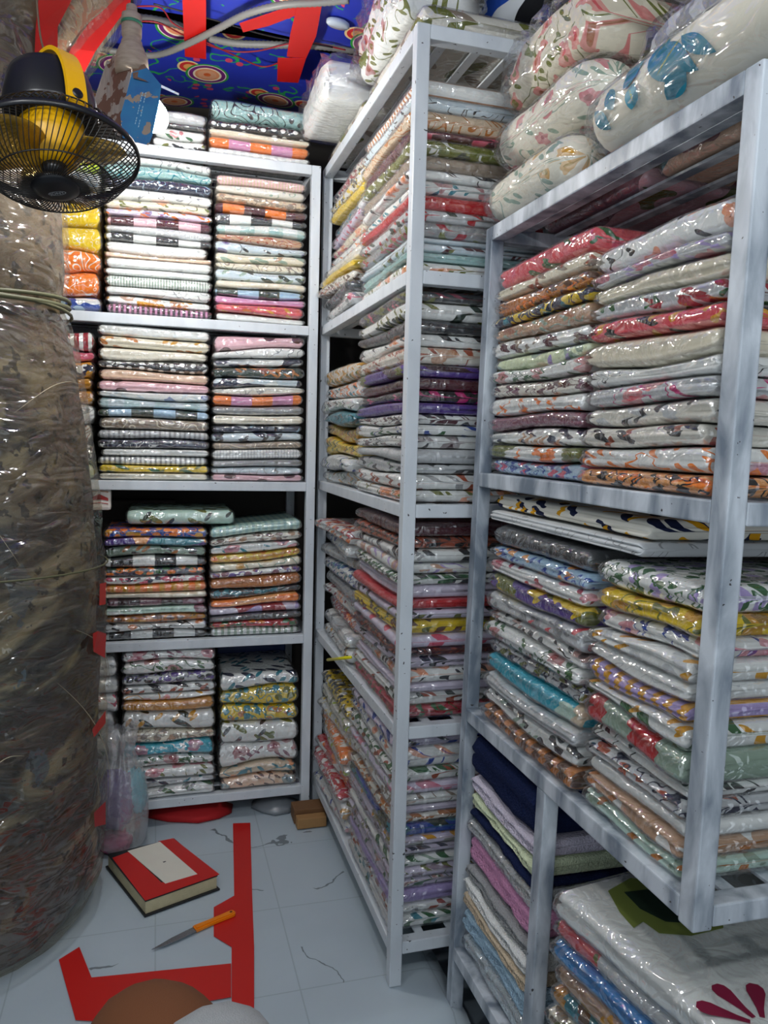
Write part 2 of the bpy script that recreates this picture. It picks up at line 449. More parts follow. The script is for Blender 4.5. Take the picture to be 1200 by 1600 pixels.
rack('shelf_rack', 'streaked grey-white rack whose lowest bay holds folded towels', (XR, YRN), (RX1, YRF), RZ, M_PRIMER, M=LR,
     slat_axis=1, posts=[(XR, YRF-P, GROUND+.005, 1.6252), (XR, YRN, .6529-P-.004, 1.6252), (RX1-P, YRF-P, GROUND+.005, 1.6252), (RX1-P, YRN, .6529-P-.004, 1.6252),
                         (XR+.001, Y2, GROUND+.005, .6529-P), (RX1-P-.001, Y2, GROUND+.005, .6529-P)],
     rails=[(XR, YRN, RX1, YRF)]*3+[(XR, Y2, RX1, YRF)], foot=GROUND)
# ------------------------------------------------------------------ folded sheets in sleeves
ORD = ['lowest', 'second up', 'third up', 'fourth up', 'fifth up', 'sixth up', 'seventh up', 'eighth up', 'ninth up', 'tenth up', 'eleventh up',
       'twelfth up', 'thirteenth up', 'fourteenth up', 'fifteenth up', 'sixteenth up', 'seventeenth up', 'eighteenth up']
PHR = dict(plain='plain {a}', stripe='{a} and {b} striped', block='{a} and {b} block-striped', check='{a} and {b} checked', dots='{b}-dotted {a}',
           bigdots='{a} with big {b} dots', line='{a} with {b} line drawing', wave='{a} with {b} wavy lines', floral='{a} with {b} flowers',
           spray='{a} with small {b} flowers', leaf='{a} with {b} leaves', dense='{a} and {b} densely patterned', patch='{a}, {b} and {c} patchy')
NICE = dict(offwhite='off-white', palegrey='pale grey', darkgrey='dark grey', brightblue='bright blue', lightblue='light blue', paleblue='pale blue',
            paleteal='pale teal', darkgreen='dark green', softpink='orchid pink', palegreen='pale green')
def parse(s):
    p = s.split()
    sc = 13.0
    if p[-1].replace('.', '').isdigit(): sc = float(p.pop())
    kind, a = p[0], p[1]; b = p[2] if len(p) > 2 else 'white'; c = p[3] if len(p) > 3 else 'green'
    nn = lambda q: NICE.get(q, q)
    return (kind, a, b, c, sc), PHR[kind].format(a=nn(a), b=nn(b), c=nn(c))
def packet_geo(W, D, zb, zt, rng, layers=1, grow=0.0, crinkle=0.0, seed=0, gap=0.0):
    """rounded folded bundle: x along its front edge, y into the shelf, z up; zb/zt give its lower and upper face along x"""
    h = (zt(.5)-zb(.5))
    rx = min(.011, .4*h)
    us = [0, .12*rx, .45*rx, rx]
    n = 30 if crinkle and grow else 10
    us = us + [rx+(W-2*rx)*i/n for i in range(1, n)] + [W-rx, W-.45*rx, W-.12*rx, W]
    nf = 7 if layers == 1 else 5*layers
    vs_, uv, fs = [], [], []
    ph = seed*1.37
    R = 0
    for u in us:
        s = min(u, W-u); e = 1.0 if s >= rx else math.sqrt(max(0, 1-(1-s/rx)**2))
        e = .30+.70*e
        q = u/W
        b, t = zb(q), zt(q)
        mid, hh = (b+t)/2, (t-b)/2*e
        hh = max(hh - .0009 - gap + grow*.25, .001)
        rf = min(.026, (t-b)*.62)
        ins = (1-e)*.007
        ring = []
        nb = 3
        for k in range(nb): ring.append((D-.004-(D-.004-rf)*k/nb, -1.0, 0))
        for k in range(nf+1):
            a = -PI/2+PI*k/nf
            ca, sa = math.cos(a), math.sin(a)
            y = rf*(1-abs(ca)**.75)
            g = 0.0
            if layers > 1:
                g = (1-abs(math.sin(PI*layers*(sa+1)/2))**.45)*.009*(ca**.5 if ca > 0 else 0)
            ring.append((y+g, math.copysign(abs(sa)**.8, sa), ca))
        for k in range(1, nb+1): ring.append((rf+(D-.004-rf)*k/nb, 1.0, 0))
        R = len(ring); arc = 0; prev = None
        for (y, z, f) in ring:
            nz = mnoise.noise(Vector((u*14+ph, z*1.2+ph, y*9)))
            wob = .0042*nz*(.3+f)
            if crinkle:
                rg1 = 1-2.2*abs(mnoise.noise(Vector((u*28+z*.9+ph, z*.7+ph, y*14))))
                wob += -crinkle*max(0, rg1)*(.35+f) + crinkle*.5*mnoise.noise(Vector((u*45+ph, z*3, y*40+ph)))
            yy = y+ins+wob-grow*f
            zz = mid+hh*z*(1-.05*max(0, nz)*(1-abs(z) < .3))
            xx = u+(-grow if u < W/2 else grow)*(1 if s < rx else 0)
            if layers > 1 and s < rx: xx += (-1 if u > W/2 else 1)*(1-abs(math.sin(PI*layers*(z+1)/2))**.45)*.006*(1-s/rx)
            if crinkle and s < rx: xx += (1 if u > W/2 else -1)*abs(mnoise.noise(Vector((y*60+ph, z*4, ph))))*.005
            if prev is not None: arc += math.hypot(yy-prev[0], zz-prev[1])
            prev = (yy, zz)
            vs_.append((xx-W/2, yy, zz)); uv.append((u, arc))
    for i in range(len(us)-1):
        for k in range(R):
            k2 = (k+1) % R
            fs.append((i*R+k, (i+1)*R+k, (i+1)*R+k2, i*R+k2))
    fs.append(list(range(R)))
    fs.append([(len(us)-1)*R+k for k in range(R)][::-1])
    return vs_, fs, uv
COUNT = [0]
def add_packet(spec, label, M, W, D, zb, zt, group, rng, layers=1, sleeve=M_SLEEVE, base=None, name='bedsheet_packet', cat='bedsheet', crinkle=.0026, gap=0.0):
    key, _ = parse(spec)
    COUNT[0] += 1; sd = COUNT[0]
    z0 = zb(.5) if base is None else base
    fb = lambda q: zb(q)-z0
    ft = lambda q: zt(q)-z0
    v, f, uv = packet_geo(W, D, fb, ft, rng, layers, seed=sd, gap=gap)
    o = mesh(name, v, f, fabric(*key), uv)
    o.matrix_world = M @ Matrix.Translation((0, 0, z0))
    tag(o, label, cat, group)
    if sleeve:
        v, f, uv = packet_geo(W, D, fb, ft, rng, 1, grow=.0026, crinkle=crinkle, seed=sd, gap=gap)
        mesh('plastic_sleeve', v, f, sleeve, uv, parent=o)
    return o
def frame_back(xc, y): return Matrix.Translation((xc, y, 0))
def frame_side(x, yc): return Matrix.Translation((x, yc, 0)) @ Matrix.Rotation(-PI/2, 4, 'Z')
def stack(specs, zs, frame, centre, W, D, pile, group, seed, plane_off=.004, tilt=0.0, jit=.007, side=.005, post=None, yawj=.0, wav=.17, sleeve=None, out=None, multi=True, noun='sheet', gap=.0004):
    """specs run top to bottom, zs are the heights of the packet boundaries (one more than specs), top to bottom"""
    rng = random.Random(seed)
    n = len(specs)
    assert len(zs) == n+1, (pile, n, len(zs))
    bnd = []
    for k in range(n+1):
        if k == n: bnd.append(lambda q, z=zs[n]+.001: z); continue
        th = abs(zs[max(k-1, 0)]-zs[min(k+1, n)])/2
        f = (n-k)/n
        a = tilt*f + rng.uniform(-1, 1)*th*wav; b = rng.uniform(-1, 1)*th*wav; p = rng.uniform(0, 6)
        bnd.append(lambda q, z=zs[k], a=a, b=b, p=p: z+a*(q-.5)+b*math.sin(5*q+p))
    made = []
    for k in range(n):
        _, ph = parse(specs[k])
        idx = n-1-k
        o_ = ORD[idx] if idx else 'lowest'
        if k == 0: o_ = 'topmost'
        lab = '%s %s, %s in %s' % (ph, noun, o_, pile)
        wj = W-abs(rng.gauss(0, 1))*side
        off = plane_off+abs(rng.gauss(0, 1))*jit
        if out: off -= out*rng.random()
        sh = rng.uniform(-1, 1)*(W-wj)*.5
        M = frame(centre, off) @ Matrix.Translation((sh, 0, 0)) @ Matrix.Rotation(max(-1.5, min(1.5, rng.gauss(0, 1)))*yawj, 4, 'Z')
        fb = lambda q, k=k, sh=sh, wj=wj: bnd[k+1](.5+(sh+(q-.5)*wj)/W)
        ft = lambda q, k=k, sh=sh, wj=wj: bnd[k](.5+(sh+(q-.5)*wj)/W)
        if post is not None: M = post @ M
        made.append(add_packet(specs[k], lab, M, wj, D+rng.uniform(-.02, 0), fb, ft, group, rng, gap=gap,
                   layers=(lambda th: 1 if th < .017 else rng.choice([1, 2]) if th < .027 else rng.choice([2, 2, 3]))(zs[k]-zs[k+1]), sleeve=sleeve or M_SLEEVE))
    return made
L_ = lambda s: [q.strip() for q in s.strip().split('\n')]

# ---- back rack: piles face the camera; columns are (x0, x1) in pixels, rows are pixel heights on the rack's front plane
def bx(px, py=700): return at(px, py, 1, YB).x
def backpile(x0, x1, ys, specs, pile, seed, shelf_z=None, **kw):
    xc = (x0+x1)/2
    zs = [at(xc, y, 1, YB).z for y in ys]
    if shelf_z is not None:
        d = shelf_z-zs[-1]; n = len(zs)-1
        zs = [z+d*(i/n) for i, z in enumerate(zs)]
    ym = (ys[0]+ys[-1])/2
    a, b = bx(x0, ym)+.002, bx(x1, ym)-.002
    if zs[-1] < BZ[0]-.01: b = min(b, XB-P-.010); a = max(a, BL+P+.010)
    b -= .001; a += .001
    return stack(L_(specs), zs, lambda c, off: frame_back(c, YB+off), (a+b)/2, b-a-.004, .27, pile, pile, seed, **kw)
backpile(236, 324, [171, 192, 200, 217, 233], '''plain palegrey
line charcoal grey
spray white red green
leaf white black olive''', 'lamp-side pile, back rack top', 1, BZ[0])
backpile(324, 488, [160, 189, 207, 217, 233, 246], '''wave paleteal charcoal
dots black white
plain cream
block orange softpink
check white palegrey grey 45''', 'post-side pile, back rack top', 2, BZ[0])
backpile(74, 160, [228, 262, 290, 318, 352, 390, 425, 462, 486], '''dense lime white lime
wave white lightblue
dense yellow white olive
line yellow white white 30
line yellow ivory white 24
wave orange white white
line orange ivory white 20
patch blue white lightblue 30''', 'column-side pile, back rack upper bay', 3, BZ[1])
backpile(161, 333, [247, 260, 279, 296, 315, 329, 340, 356, 369, 381, 400, 407, 423, 435, 452, 467, 481, 496], '''line white grey
wave paleteal teal
line navy lightblue
line white grey
floral cream orange olive
spray lilac purple orange
block pink maroon
line palegrey white white 20
block charcoal white
line white palegrey
plain peach
plain white
line white palegrey
stripe white sage green 40
line white grey
floral white ochre gold
stripe plum softpink green 22''', 'centre pile, back rack upper bay', 4, BZ[1])
backpile(334, 481, [277, 292, 306, 321, 335, 350, 367, 381, 396, 411, 423, 440, 452, 465, 477, 492, 505], '''stripe beige pink green 34
line offwhite sage
dense beige taupe tan
block maroon orange
block white charcoal
check paleteal white
wave tan rust
spray paleblue purple charcoal
leaf cream sage tan
wave cream taupe
leaf paleblue darkgreen sage
plain cream
block darkgreen lightblue
plain softpink
floral coral red gold
plain white''', 'post-side pile, back rack upper bay', 5, BZ[1])
backpile(80, 150, [517, 543, 562, 588, 606, 628, 660, 690, 722, 747], '''stripe crimson white
plain rose
patch gold navy white 40
plain mustard
line mustard white white 40
dense white grey palegrey
wave white rust
dense white black charcoal
floral palegreen gold green''', 'column-side pile, back rack second bay', 6, BZ[2])
backpile(151, 329, [510, 528, 546, 564, 580, 597, 613, 625, 640, 654, 673, 687, 702, 714, 728, 740, 752], '''plain white
leaf cream ochre gold
plain ivory
dots black white
plain peach
bigdots pink maroon
spray white blue paleblue
check paleteal paleblue
block darkgreen lightblue
wave taupe cream
stripe palegrey grey green 22
line navy palegrey
plain white
stripe white grey green 22
leaf yellow green olive
plain ivory''', 'centre pile, back rack second bay', 7, BZ[2])
backpile(330, 479, [524, 545, 559, 573, 591, 605, 617, 634, 649, 664, 676, 690, 702, 718, 730, 742, 753], '''bigdots pink maroon
line white grey
patch white navy palegrey
spray darkgreen rust ochre
patch paleblue navy white
line offwhite grey
block orange softpink
plain grey
plain ivory
leaf navy white lightblue
leaf paleblue navy charcoal
wave taupe beige
stripe white palegrey green 34
plain grey
line paleblue grey
bigdots pink maroon''', 'post-side pile, back rack second bay', 8, BZ[2], tilt=.02)
backpile(160, 325, [826, 841, 854, 871, 888, 901, 913, 927, 936, 950, 962, 974, 988, 1003], '''dense blue orange gold
patch purple teal apricot
leaf sage black ochre
block charcoal white
dense navy green orange
dense white rose navy
stripe orange gold green 9
plain cream
block plum mauve
patch mint mauve white
dense ochre brown gold
spray white orange charcoal
block white black''', 'centre pile, back rack third bay', 9, BZ[3])
backpile(326, 478, [818, 835, 849, 863, 877, 890, 900, 919, 933, 946, 959, 970, 981, 995], '''stripe mint paleteal green 16
dense offwhite brown tan
floral white rose teal
dense gold yellow orange
spray cream gold sage
dense white purple mauve
plain ochre
dense charcoal teal navy
patch apricot orange peach
patch lavender crimson lilac
plain darkgrey
dense red green orange
stripe white sage green 16''', 'post-side pile, back rack third bay', 10, BZ[3], tilt=.03)
backpile(110, 188, [1030, 1060, 1085, 1116, 1151, 1185, 1220, 1251], '''spray white rose grey
patch palegrey white taupe
spray white mauve rose
patch palegrey white beige
spray white grey sage
patch palegrey white taupe
plain palegrey''', 'column-side pile, back rack lowest bay', 11, BZ[4])
backpile(189, 338, [1018, 1034, 1053, 1070, 1084, 1093, 1111, 1142, 1160, 1181, 1198, 1216, 1228, 1245], '''floral white rose mauve
floral white crimson green
dense palegrey purple charcoal
leaf white black rust
spray white coral gold
plain mustard
leaf white darkgreen gold
dense cream taupe tan
floral turquoise rose white
floral white crimson green
floral white rose olive
leaf palegrey navy teal
leaf white green grey''', 'centre pile, back rack lowest bay', 12, BZ[4], sleeve=M_SLEEVE)
backpile(341, 476, [1054, 1078, 1104, 1130, 1163, 1197, 1214, 1235], '''leaf white navy teal
dense yellow teal olive
dense yellow teal ochre
leaf white olive charcoal
floral white crimson mauve
spray beige orange teal
floral peach teal brown''', 'post-side pile, back rack lowest bay', 13, BZ[4])
# loose packet laid across the two piles of the third bay, boxes behind the piles
z_ = at(283, 827, 1, YB).z+.006
rg = random.Random(5)
add_packet('leaf mint olive darkgreen', 'pale mint leaf-print sheet packet lying across the third-bay piles', frame_back((bx(198, 815)+bx(366, 815))/2, YB+.02), bx(366, 815)-bx(198, 815), .25,
           lambda q: z_+.004, lambda q: z_+.05, 'loose packets on back rack', rg, 1)
fo = box('folder', (.2, YB+.275, BZ[4]+.002), (XB-.04, YB+.35, BZ[4]+.42), simple('blue_card', '14285A', .35), None, .004)
tag(fo, 'dark blue box standing behind the piles of back rack lowest bay', 'box')
bk = box('storage_box', (-.25, YB+.275, BZ[3]+.002), (.06, YB+.36, BZ[3]+.40), simple('brown_card', '241812', .7), None, .004)
tag(bk, 'dark brown carton behind the piles of back rack third bay', 'box')
# small packet with a red lip print hanging at the left end of the third bay
pc = at(157, 781, 1, YB+.03)
lp = box('lip_print_packet', (pc.x-.035, YB+.02, pc.z-.03), (pc.x+.03, YB+.05, pc.z+.032), simple('packet_white', 'E4DCD4', .3, coat=.6), None, .009)
tag(lp, 'small white packet with red lips printed on it under second shelf', 'packet')
for i, (z0, z1, cc) in enumerate(((-.002, .018, 'B42824'), (-.012, -.006, 'B42824'), (.022, .028, 'C88430'))):
    pts = [(pc.x-.028+.05*k/8, YB+.019, pc.z+z0+.004*math.sin(PI*k/8)) for k in range(9)] + [(pc.x-.028+.05*k/8, YB+.019, pc.z+z1-.012*abs(k/4-1)*(z1-z0)/.02) for k in range(8, -1, -1)]
    prism('lip_print', pts, .0008, simple('lip_ink_'+cc, cc, .4), lp, Vector((0, -1, 0)))

# ---- middle rack: piles face the aisle (-X); the near pile's ends are seen from the camera
def mz(y, px=700): return at(px, y, 1, YM+.01).z
def midnear(ys, specs, pile, seed, shelf, **kw):
    zs = [mz(y) for y in ys]; d = shelf-zs[-1]; n = len(zs)-1
    zs = [z+d*(i/n) for i, z in enumerate(zs)]
    return stack(L_(specs), zs, lambda c, off: frame_side(XM+off, c), YM+P+.010+.195, .39, .38, pile, pile, seed, side=.006, yawj=.01, **kw)
midnear([114, 142, 165, 190, 211, 236, 260, 275, 301, 323, 345, 367, 378, 391, 408, 428], '''stripe white ochre green 18
line paleblue charcoal
wave beige ochre
bigdots maroon rose
spray olive navy white
plain taupe
spray white orange charcoal
floral white crimson teal
plain red
leaf palegrey darkgreen red
leaf grey crimson olive
plain paleblue
leaf paleblue maroon olive
plain paleteal
floral white orange olive''', 'corner-post pile, middle rack top bay', 21, MZ[1])
midnear([453, 473, 499, 520, 542, 568, 590, 610, 628, 648, 664, 683, 702, 722, 744, 767, 788], '''leaf darkgrey olive rose
leaf white darkgreen olive
plain charcoal
spray white orange charcoal
floral offwhite ochre rust
patch purple olive plum
plain maroon
leaf black magenta plum
plain purple
dense white maroon charcoal
leaf white green blue
floral white maroon charcoal
plain palegrey
leaf palegrey charcoal sage
leaf white rust grey
floral white orange olive''', 'corner-post pile, middle rack second bay', 22, MZ[2])
midnear([817, 841, 863, 881, 900, 918, 940, 958, 975, 997, 1015, 1034, 1053, 1073, 1090, 1109, 1130], '''plain maroon
dense rust black brown
leaf white charcoal grey
floral white ochre lavender
dense white green charcoal
plain lilac
plain red
leaf lilac charcoal olive
leaf yellow brown olive
bigdots lilac rose
dense maroon rust black
leaf lilac navy charcoal
floral white orange charcoal
plain lilac
leaf white darkgreen rust
floral crimson rose green''', 'corner-post pile, middle rack third bay', 23, MZ[3])
midnear([1156, 1174, 1204, 1232, 1247, 1268, 1282, 1299, 1318, 1335, 1353, 1371, 1386, 1407, 1427, 1446, 1468], '''leaf lilac blue charcoal
spray white orange blue
dense white green rust
floral lilac rose sage
floral white tan taupe
plain lilac
dense offwhite ochre brown
patch blue darkgreen teal
floral lilac olive gold
leaf lilac plum navy
leaf white green sage
floral lilac maroon olive
spray lilac ochre green
plain lavender
leaf white rust grey
leaf white teal green''', 'corner-post pile, middle rack lowest bay', 24, MZ[4])
def midfar(hts, shelf, specs, pile, seed, **kw):
    zs = [shelf]
    for h in hts[::-1]: zs.append(zs[-1]+h)
    return stack(L_(specs), zs[::-1], lambda c, off: frame_side(XM+.012+off, c), 2.178, .39, .30, pile, pile, seed, jit=.012, side=.02, yawj=.05, wav=.22, gap=.0016, sleeve=M_SLEEVE2, out=.03, multi=True, **kw)
midfar([.034, .032, .034, .030, .036, .03, .03, .034, .028, .03, .034, .036], MZ[1], '''dense offwhite crimson navy
dense white yellow charcoal
plain yellow
patch grey white teal 20
spray lilac purple rose
floral cream orange rose
spray white rose orange
plain offwhite
plain yellow
dense offwhite brown tan
plain darkgrey
spray white rose grey''', 'inner pile, middle rack top bay', 31)
midfar([.05, .044, .04, .036, .042, .046, .042, .042], MZ[2], '''dense offwhite gold olive
dense white orange teal
leaf white sage charcoal
spray teal white darkgreen
dense gold yellow olive
leaf yellow gold olive
leaf white green blue
leaf white gold sage''', 'inner pile, middle rack second bay', 32)
midfar([.036, .042, .04, .044, .04, .04, .044, .04, .04], MZ[3], '''dense white crimson orange
leaf white blue lightblue
patch palegrey white taupe
dense white blue teal
plain grey
floral white orange crimson
dense crimson white orange
patch palegrey white grey
leaf white gold charcoal''', 'inner pile, middle rack third bay', 33)
midfar([.042, .04, .044, .04, .04, .044, .04, .04, .04], MZ[4], '''dense yellow charcoal white
leaf offwhite olive lime
spray white black yellow
dense orange white apricot
leaf white lime olive
patch white orange red
dense red white rose
leaf white olive gold
spray white rose blue''', 'inner pile, middle rack lowest bay', 34)

# ---- right rack: piles face the aisle
def ratp(px, py):
    x = XR
    for _ in range(6):
        p = at(px, py, 0, x); x = XR+LEAN*(p.z-.9)
    q = LR.inverted() @ p
    return q
def rightpile(x0, x1, ys, specs, pile, seed, shelf, depth=.33, **kw):
    xc = (x0+x1)/2
    zs = [ratp(xc, y).z for y in ys]; d = shelf-zs[-1]; n = len(zs)-1
    zs = [z+d*(i/n) for i, z in enumerate(zs)]
    ym = (ys[0]+ys[-1])/2
    a, b = ratp(x0, ym).y, ratp(x1, ym).y
    a = min(a, YRF-P-.012)-.004; b = max(b, YRN+P+.012)+.004
    return stack(L_(specs), zs, lambda c, off: frame_side(XR+off, c), (a+b)/2, abs(a-b)-.004, depth, pile, pile, seed, post=LR, side=.006, **kw)
rightpile(756, 908, [388, 426, 449, 475, 494, 521, 549, 570, 594, 619, 648, 673, 699, 724, 752], '''leaf coral green rose
leaf cream taupe rust
dense ochre brown orange
dense navy yellow teal
floral tan rust sage
leaf white maroon taupe
leaf palegreen sage lavender
floral white red green
dense offwhite maroon mauve
spray white rust orange
plain mauve
leaf white navy tan
patch white olive orange
dense lightblue blue rose''', 'far pile, right rack upper bay', 41, RZ[1])
rightpile(909, 1122, [346, 396, 419, 451, 484, 520, 564, 593, 626, 662, 697, 735, 768], '''spray white orange charcoal
floral palegrey rose lavender
plain cream
leaf palegrey crimson green
leaf coral black gold
bigdots cream grey
line white charcoal
floral palegrey coral magenta
leaf offwhite palegrey charcoal
leaf offwhite charcoal rust
floral white magenta orange
dense apricot black orange''', 'near pile, right rack upper bay', 42, RZ[1])
rightpile(752, 905, [836, 869, 892, 915, 945, 977, 996, 1024, 1050, 1085, 1112, 1140, 1172], '''plain darkgrey
dense lightblue blue apricot
floral white rose crimson
patch olive purple yellow
leaf palegrey grey coral
floral white rust charcoal
floral white crimson green
dense palegrey navy olive
patch turquoise mint beige 9
plain palegrey
leaf white charcoal sage
stripe brown ochre green 7''', 'far pile, right rack middle bay', 43, RZ[2])
rightpile(906, 1105, [893, 938, 972, 1006, 1036, 1066, 1098, 1128, 1183, 1210, 1238, 1266, 1298, 1332], '''dense white green lavender 16
floral yellow ochre olive
floral white rose blue
leaf white palegrey gold
line white palegrey
stripe lavender gold orange 11
leaf white green gold
block red sage
spray white blue charcoal
dense palegrey navy rust
plain white
leaf tan white ochre
leaf mint sage ochre''', 'near pile, right rack middle bay', 44, RZ[2])
# two wide unsleeved sets lying on top of the far pile of the middle bay
zt_ = ratp(828, 836).z+.003
rg = random.Random(8)
for i, (sp, lab, h) in enumerate((('line palegrey grey', 'wide white cloth bundle with line drawing under the shelf of right rack', .024),
                                ('leaf offwhite navy gold', 'wide white cloth bundle with dark blue butterfly and yellow flower print', .032))):
    a, b = zt_, zt_+h
    add_packet(sp, lab, LR @ frame_side(XR+.012+.012*i, (1.42+.90)/2), .50, .36, lambda q, a=a: a+.002, lambda q, b=b: b, 'wide bundles in right rack middle bay', rg, 3, sleeve=None)
    zt_ += h

# ---- towels in the lowest bay of the right rack
def terry(c):
    return simple('terry_'+c, c, .95, spec=.1, bump=2.5, bscale=260, var=.2)
def towels():
    rng = random.Random(77)
    rows = [(1150, 1222, 'navy', 'navy blue bath towel, topmost of the folded towels'), (1222, 1252, 'lilac', 'pale lilac rolled towel under the top navy towel'),
            (1252, 1276, 'palegreen', 'pale green folded towel between lilac and navy towels'), (1276, 1294, 'navy', 'thin navy towel under the pale green towel'),
            (1294, 1322, 'palegrey', 'white plastic-wrapped towel above the pink towel'), (1322, 1372, 'softpink', 'thick pink towel in the middle of the towel pile'),
            (1372, 1396, 'grey', 'grey towel just under the pink towel'), (1396, 1422, 'white', 'white towel below the grey towel'),
            (1422, 1446, 'beige', 'beige towel between white and light blue towels'), (1446, 1490, 'lightblue', 'light blue towel near the bottom of the towel pile'),
            (1490, 1530, 'paleblue', 'pale blue plastic-wrapped towel at the bottom of the towel pile')]
    zs = [ratp(770, r[0]).z for r in rows]+[ratp(770, rows[-1][1]).z]
    top, bot = RZ[2]-.045, RZ[3]+.001
    z0, z1 = zs[-1], zs[0]
    zs = [bot+(z-z0)*(top-bot)/(z1-z0) for z in zs]
    wvp = [(rng.uniform(-1, 1)*.007, rng.uniform(0, 6)) if 0 < k < len(rows) else (0, 0) for k in range(len(rows)+1)]
    wv = lambda k, q: wvp[k][0]*math.sin(4.5*q+wvp[k][1])
    for k, (_, _, c, lab) in enumerate(rows):
        th = zs[k]-zs[k+1]
        a = [rng.uniform(-1, 1)*.004 for _ in range(4)]
        lo = (lambda q, z=zs[k+1], k=k: z+.0015+wv(k+1, q)); hi = (lambda q, z=zs[k], k=k: z-.001+wv(k, q))
        W = .285 if k else .275
        M = LR @ frame_side(XR+.008+rng.random()*.01, (YRF+Y2)/2)
        v, f, uv = packet_geo(W, .34, lambda q: lo(q)-zs[k+1], lambda q: hi(q)-zs[k+1], rng, 2 if th > .03 else 1, crinkle=.004, seed=500+k, gap=.0005)
        o = mesh('towel', v, f, terry(c), uv); o.matrix_world = M @ Matrix.Translation((0, 0, zs[k+1]))
        tag(o, lab, 'towel', 'folded towels in right rack')
        if 'wrapped' in lab:
            v, f, uv = packet_geo(W, .34, lambda q: lo(q)-zs[k+1], lambda q: hi(q)-zs[k+1], rng, 1, grow=.003, crinkle=.003, seed=600+k)
            mesh('plastic_sleeve', v, f, M_SLEEVE2, uv, parent=o)
towels()

# ---- pile of big packets on a crate below the right rack's near end
def lowpile():
    rng = random.Random(99)
    rows = [('plain white', 'big white packet with green leaves and red flower, topmost below right rack', .052),
            ('patch palegrey coral olive', 'white packet with coral and olive print under the big white packet', .03),
            ('plain brightblue', 'bright blue packet in pile below right rack', .036),
            ('patch tan rust gold', 'tan and rust packet under the bright blue packet', .04),
            ('patch teal mustard brown', 'teal and mustard packet in pile below right rack', .036),
            ('leaf cream taupe olive', 'cream leaf-print packet in pile below right rack', .036),
            ('patch beige red teal', 'beige packet with red and teal edge in pile below right rack', .04),
            ('floral palegrey rust blue', 'pale grey flowered packet in pile below right rack', .04),
            ('spray offwhite maroon olive', 'off-white flowered packet in pile below right rack', .04),
            ('plain taupe', 'plain taupe packet at the bottom of pile below right rack', .04)]
    z = .50
    M0 = Matrix.Translation((.635, .86, 0)) @ Matrix.Rotation(-PI/2+.14, 4, 'Z')
    for k, (sp, lab, h) in enumerate(rows):
        a, b = z-h, z
        M = M0 @ Matrix.Translation((rng.uniform(-.008, .008), .0 if k == 0 else rng.uniform(-.012, .012), 0)) @ Matrix.Rotation(rng.gauss(0, .015), 4, 'Z')
        o = add_packet(sp, lab, M, .36, .40, lambda q, a=a: a+.001, lambda q, b=b: b, 'big packets below right rack', rng, 2 if h > .035 else 1, sleeve=M_SLEEVE2, crinkle=.003)
        if k == 0: top = o
        z -= h
    crate = empty('crate', (.80, .86, GROUND)); tag(crate, 'low wooden crate carrying the big packets below right rack', 'crate')
    wm = simple('crate_wood', '7A6248', .8, bump=.3, bscale=60)
    hz = z-GROUND
    for i in range(3):
        zz = hz*(i+.15)/3
        box('slat', (-.17, -.17, zz), (.17, -.155, zz+hz*.25), wm, crate, .002); box('slat', (-.17, .155, zz), (.17, .17, zz+hz*.25), wm, crate, .002)
    for i in range(5): box('slat', (-.17+.07*i, -.17, hz-.012), (-.11+.07*i, .17, hz-.001), wm, crate, .002)
    for sx in (-.155, .13):
        for sy in (-.154, .13): box('post', (sx, sy, 0), (sx+.025, sy+.024, hz-.013), wm, crate, .001)
    # the red petal motif printed on the big white packet
    inv0 = top.matrix_world.inverted()
    zt2 = .5004
    def pr(nm, pxs, mat, z): prism(nm, [inv0 @ flo(x, y, z) for x, y in pxs], .0004, mat, top, Vector((0, 0, 1)))
    pr('leaf_print', [(950, 1392), (985, 1372), (1060, 1380), (1130, 1420), (1130, 1450), (1080, 1462), (1030, 1458), (1005, 1440), (990, 1450), (968, 1425)], simple('olive_print', '6E7A3A', .5), zt2)
    pr('leaf_print', [(975, 1394), (1010, 1390), (1060, 1400), (1105, 1430), (1100, 1444), (1040, 1440), (1000, 1420)], simple('deep_green_print', '1C2E22', .5), zt2+.0005)
    c = flo(1195, 1604, .5005)
    ink = simple('crimson_ink', '7A1838', .5)
    inv = top.matrix_world.inverted()
    for k in range(9):
        a = 2*PI*k/9+.3; d = Vector((math.cos(a), math.sin(a), 0)); n = Vector((-d.y, d.x, 0))
        pts = []
        for s, wd in ((.016, .003), (.032, .0045), (.05, .0085), (.062, .0115), (.072, .0105), (.078, .005)): pts.append((s, wd))
        loop = [c+d*s+n*wd for s, wd in pts]+[c+d*s-n*wd for s, wd in pts[::-1]]
        o = prism('petal_print', [inv @ q for q in loop], .0006, ink, top, Vector((0, 0, 1)))
lowpile()

rg = random.Random(44)
add_packet('leaf paleblue green darkgreen 4', 'pale packet with green leaves lying on the lower floor under the towels', Matrix.Translation((.815, 1.15, 0)) @ Matrix.Rotation(.05, 4, 'Z'), .30, .34,
           lambda q: GROUND+.001, lambda q: GROUND+.03, 'packets on the lower floor', rg, 1)
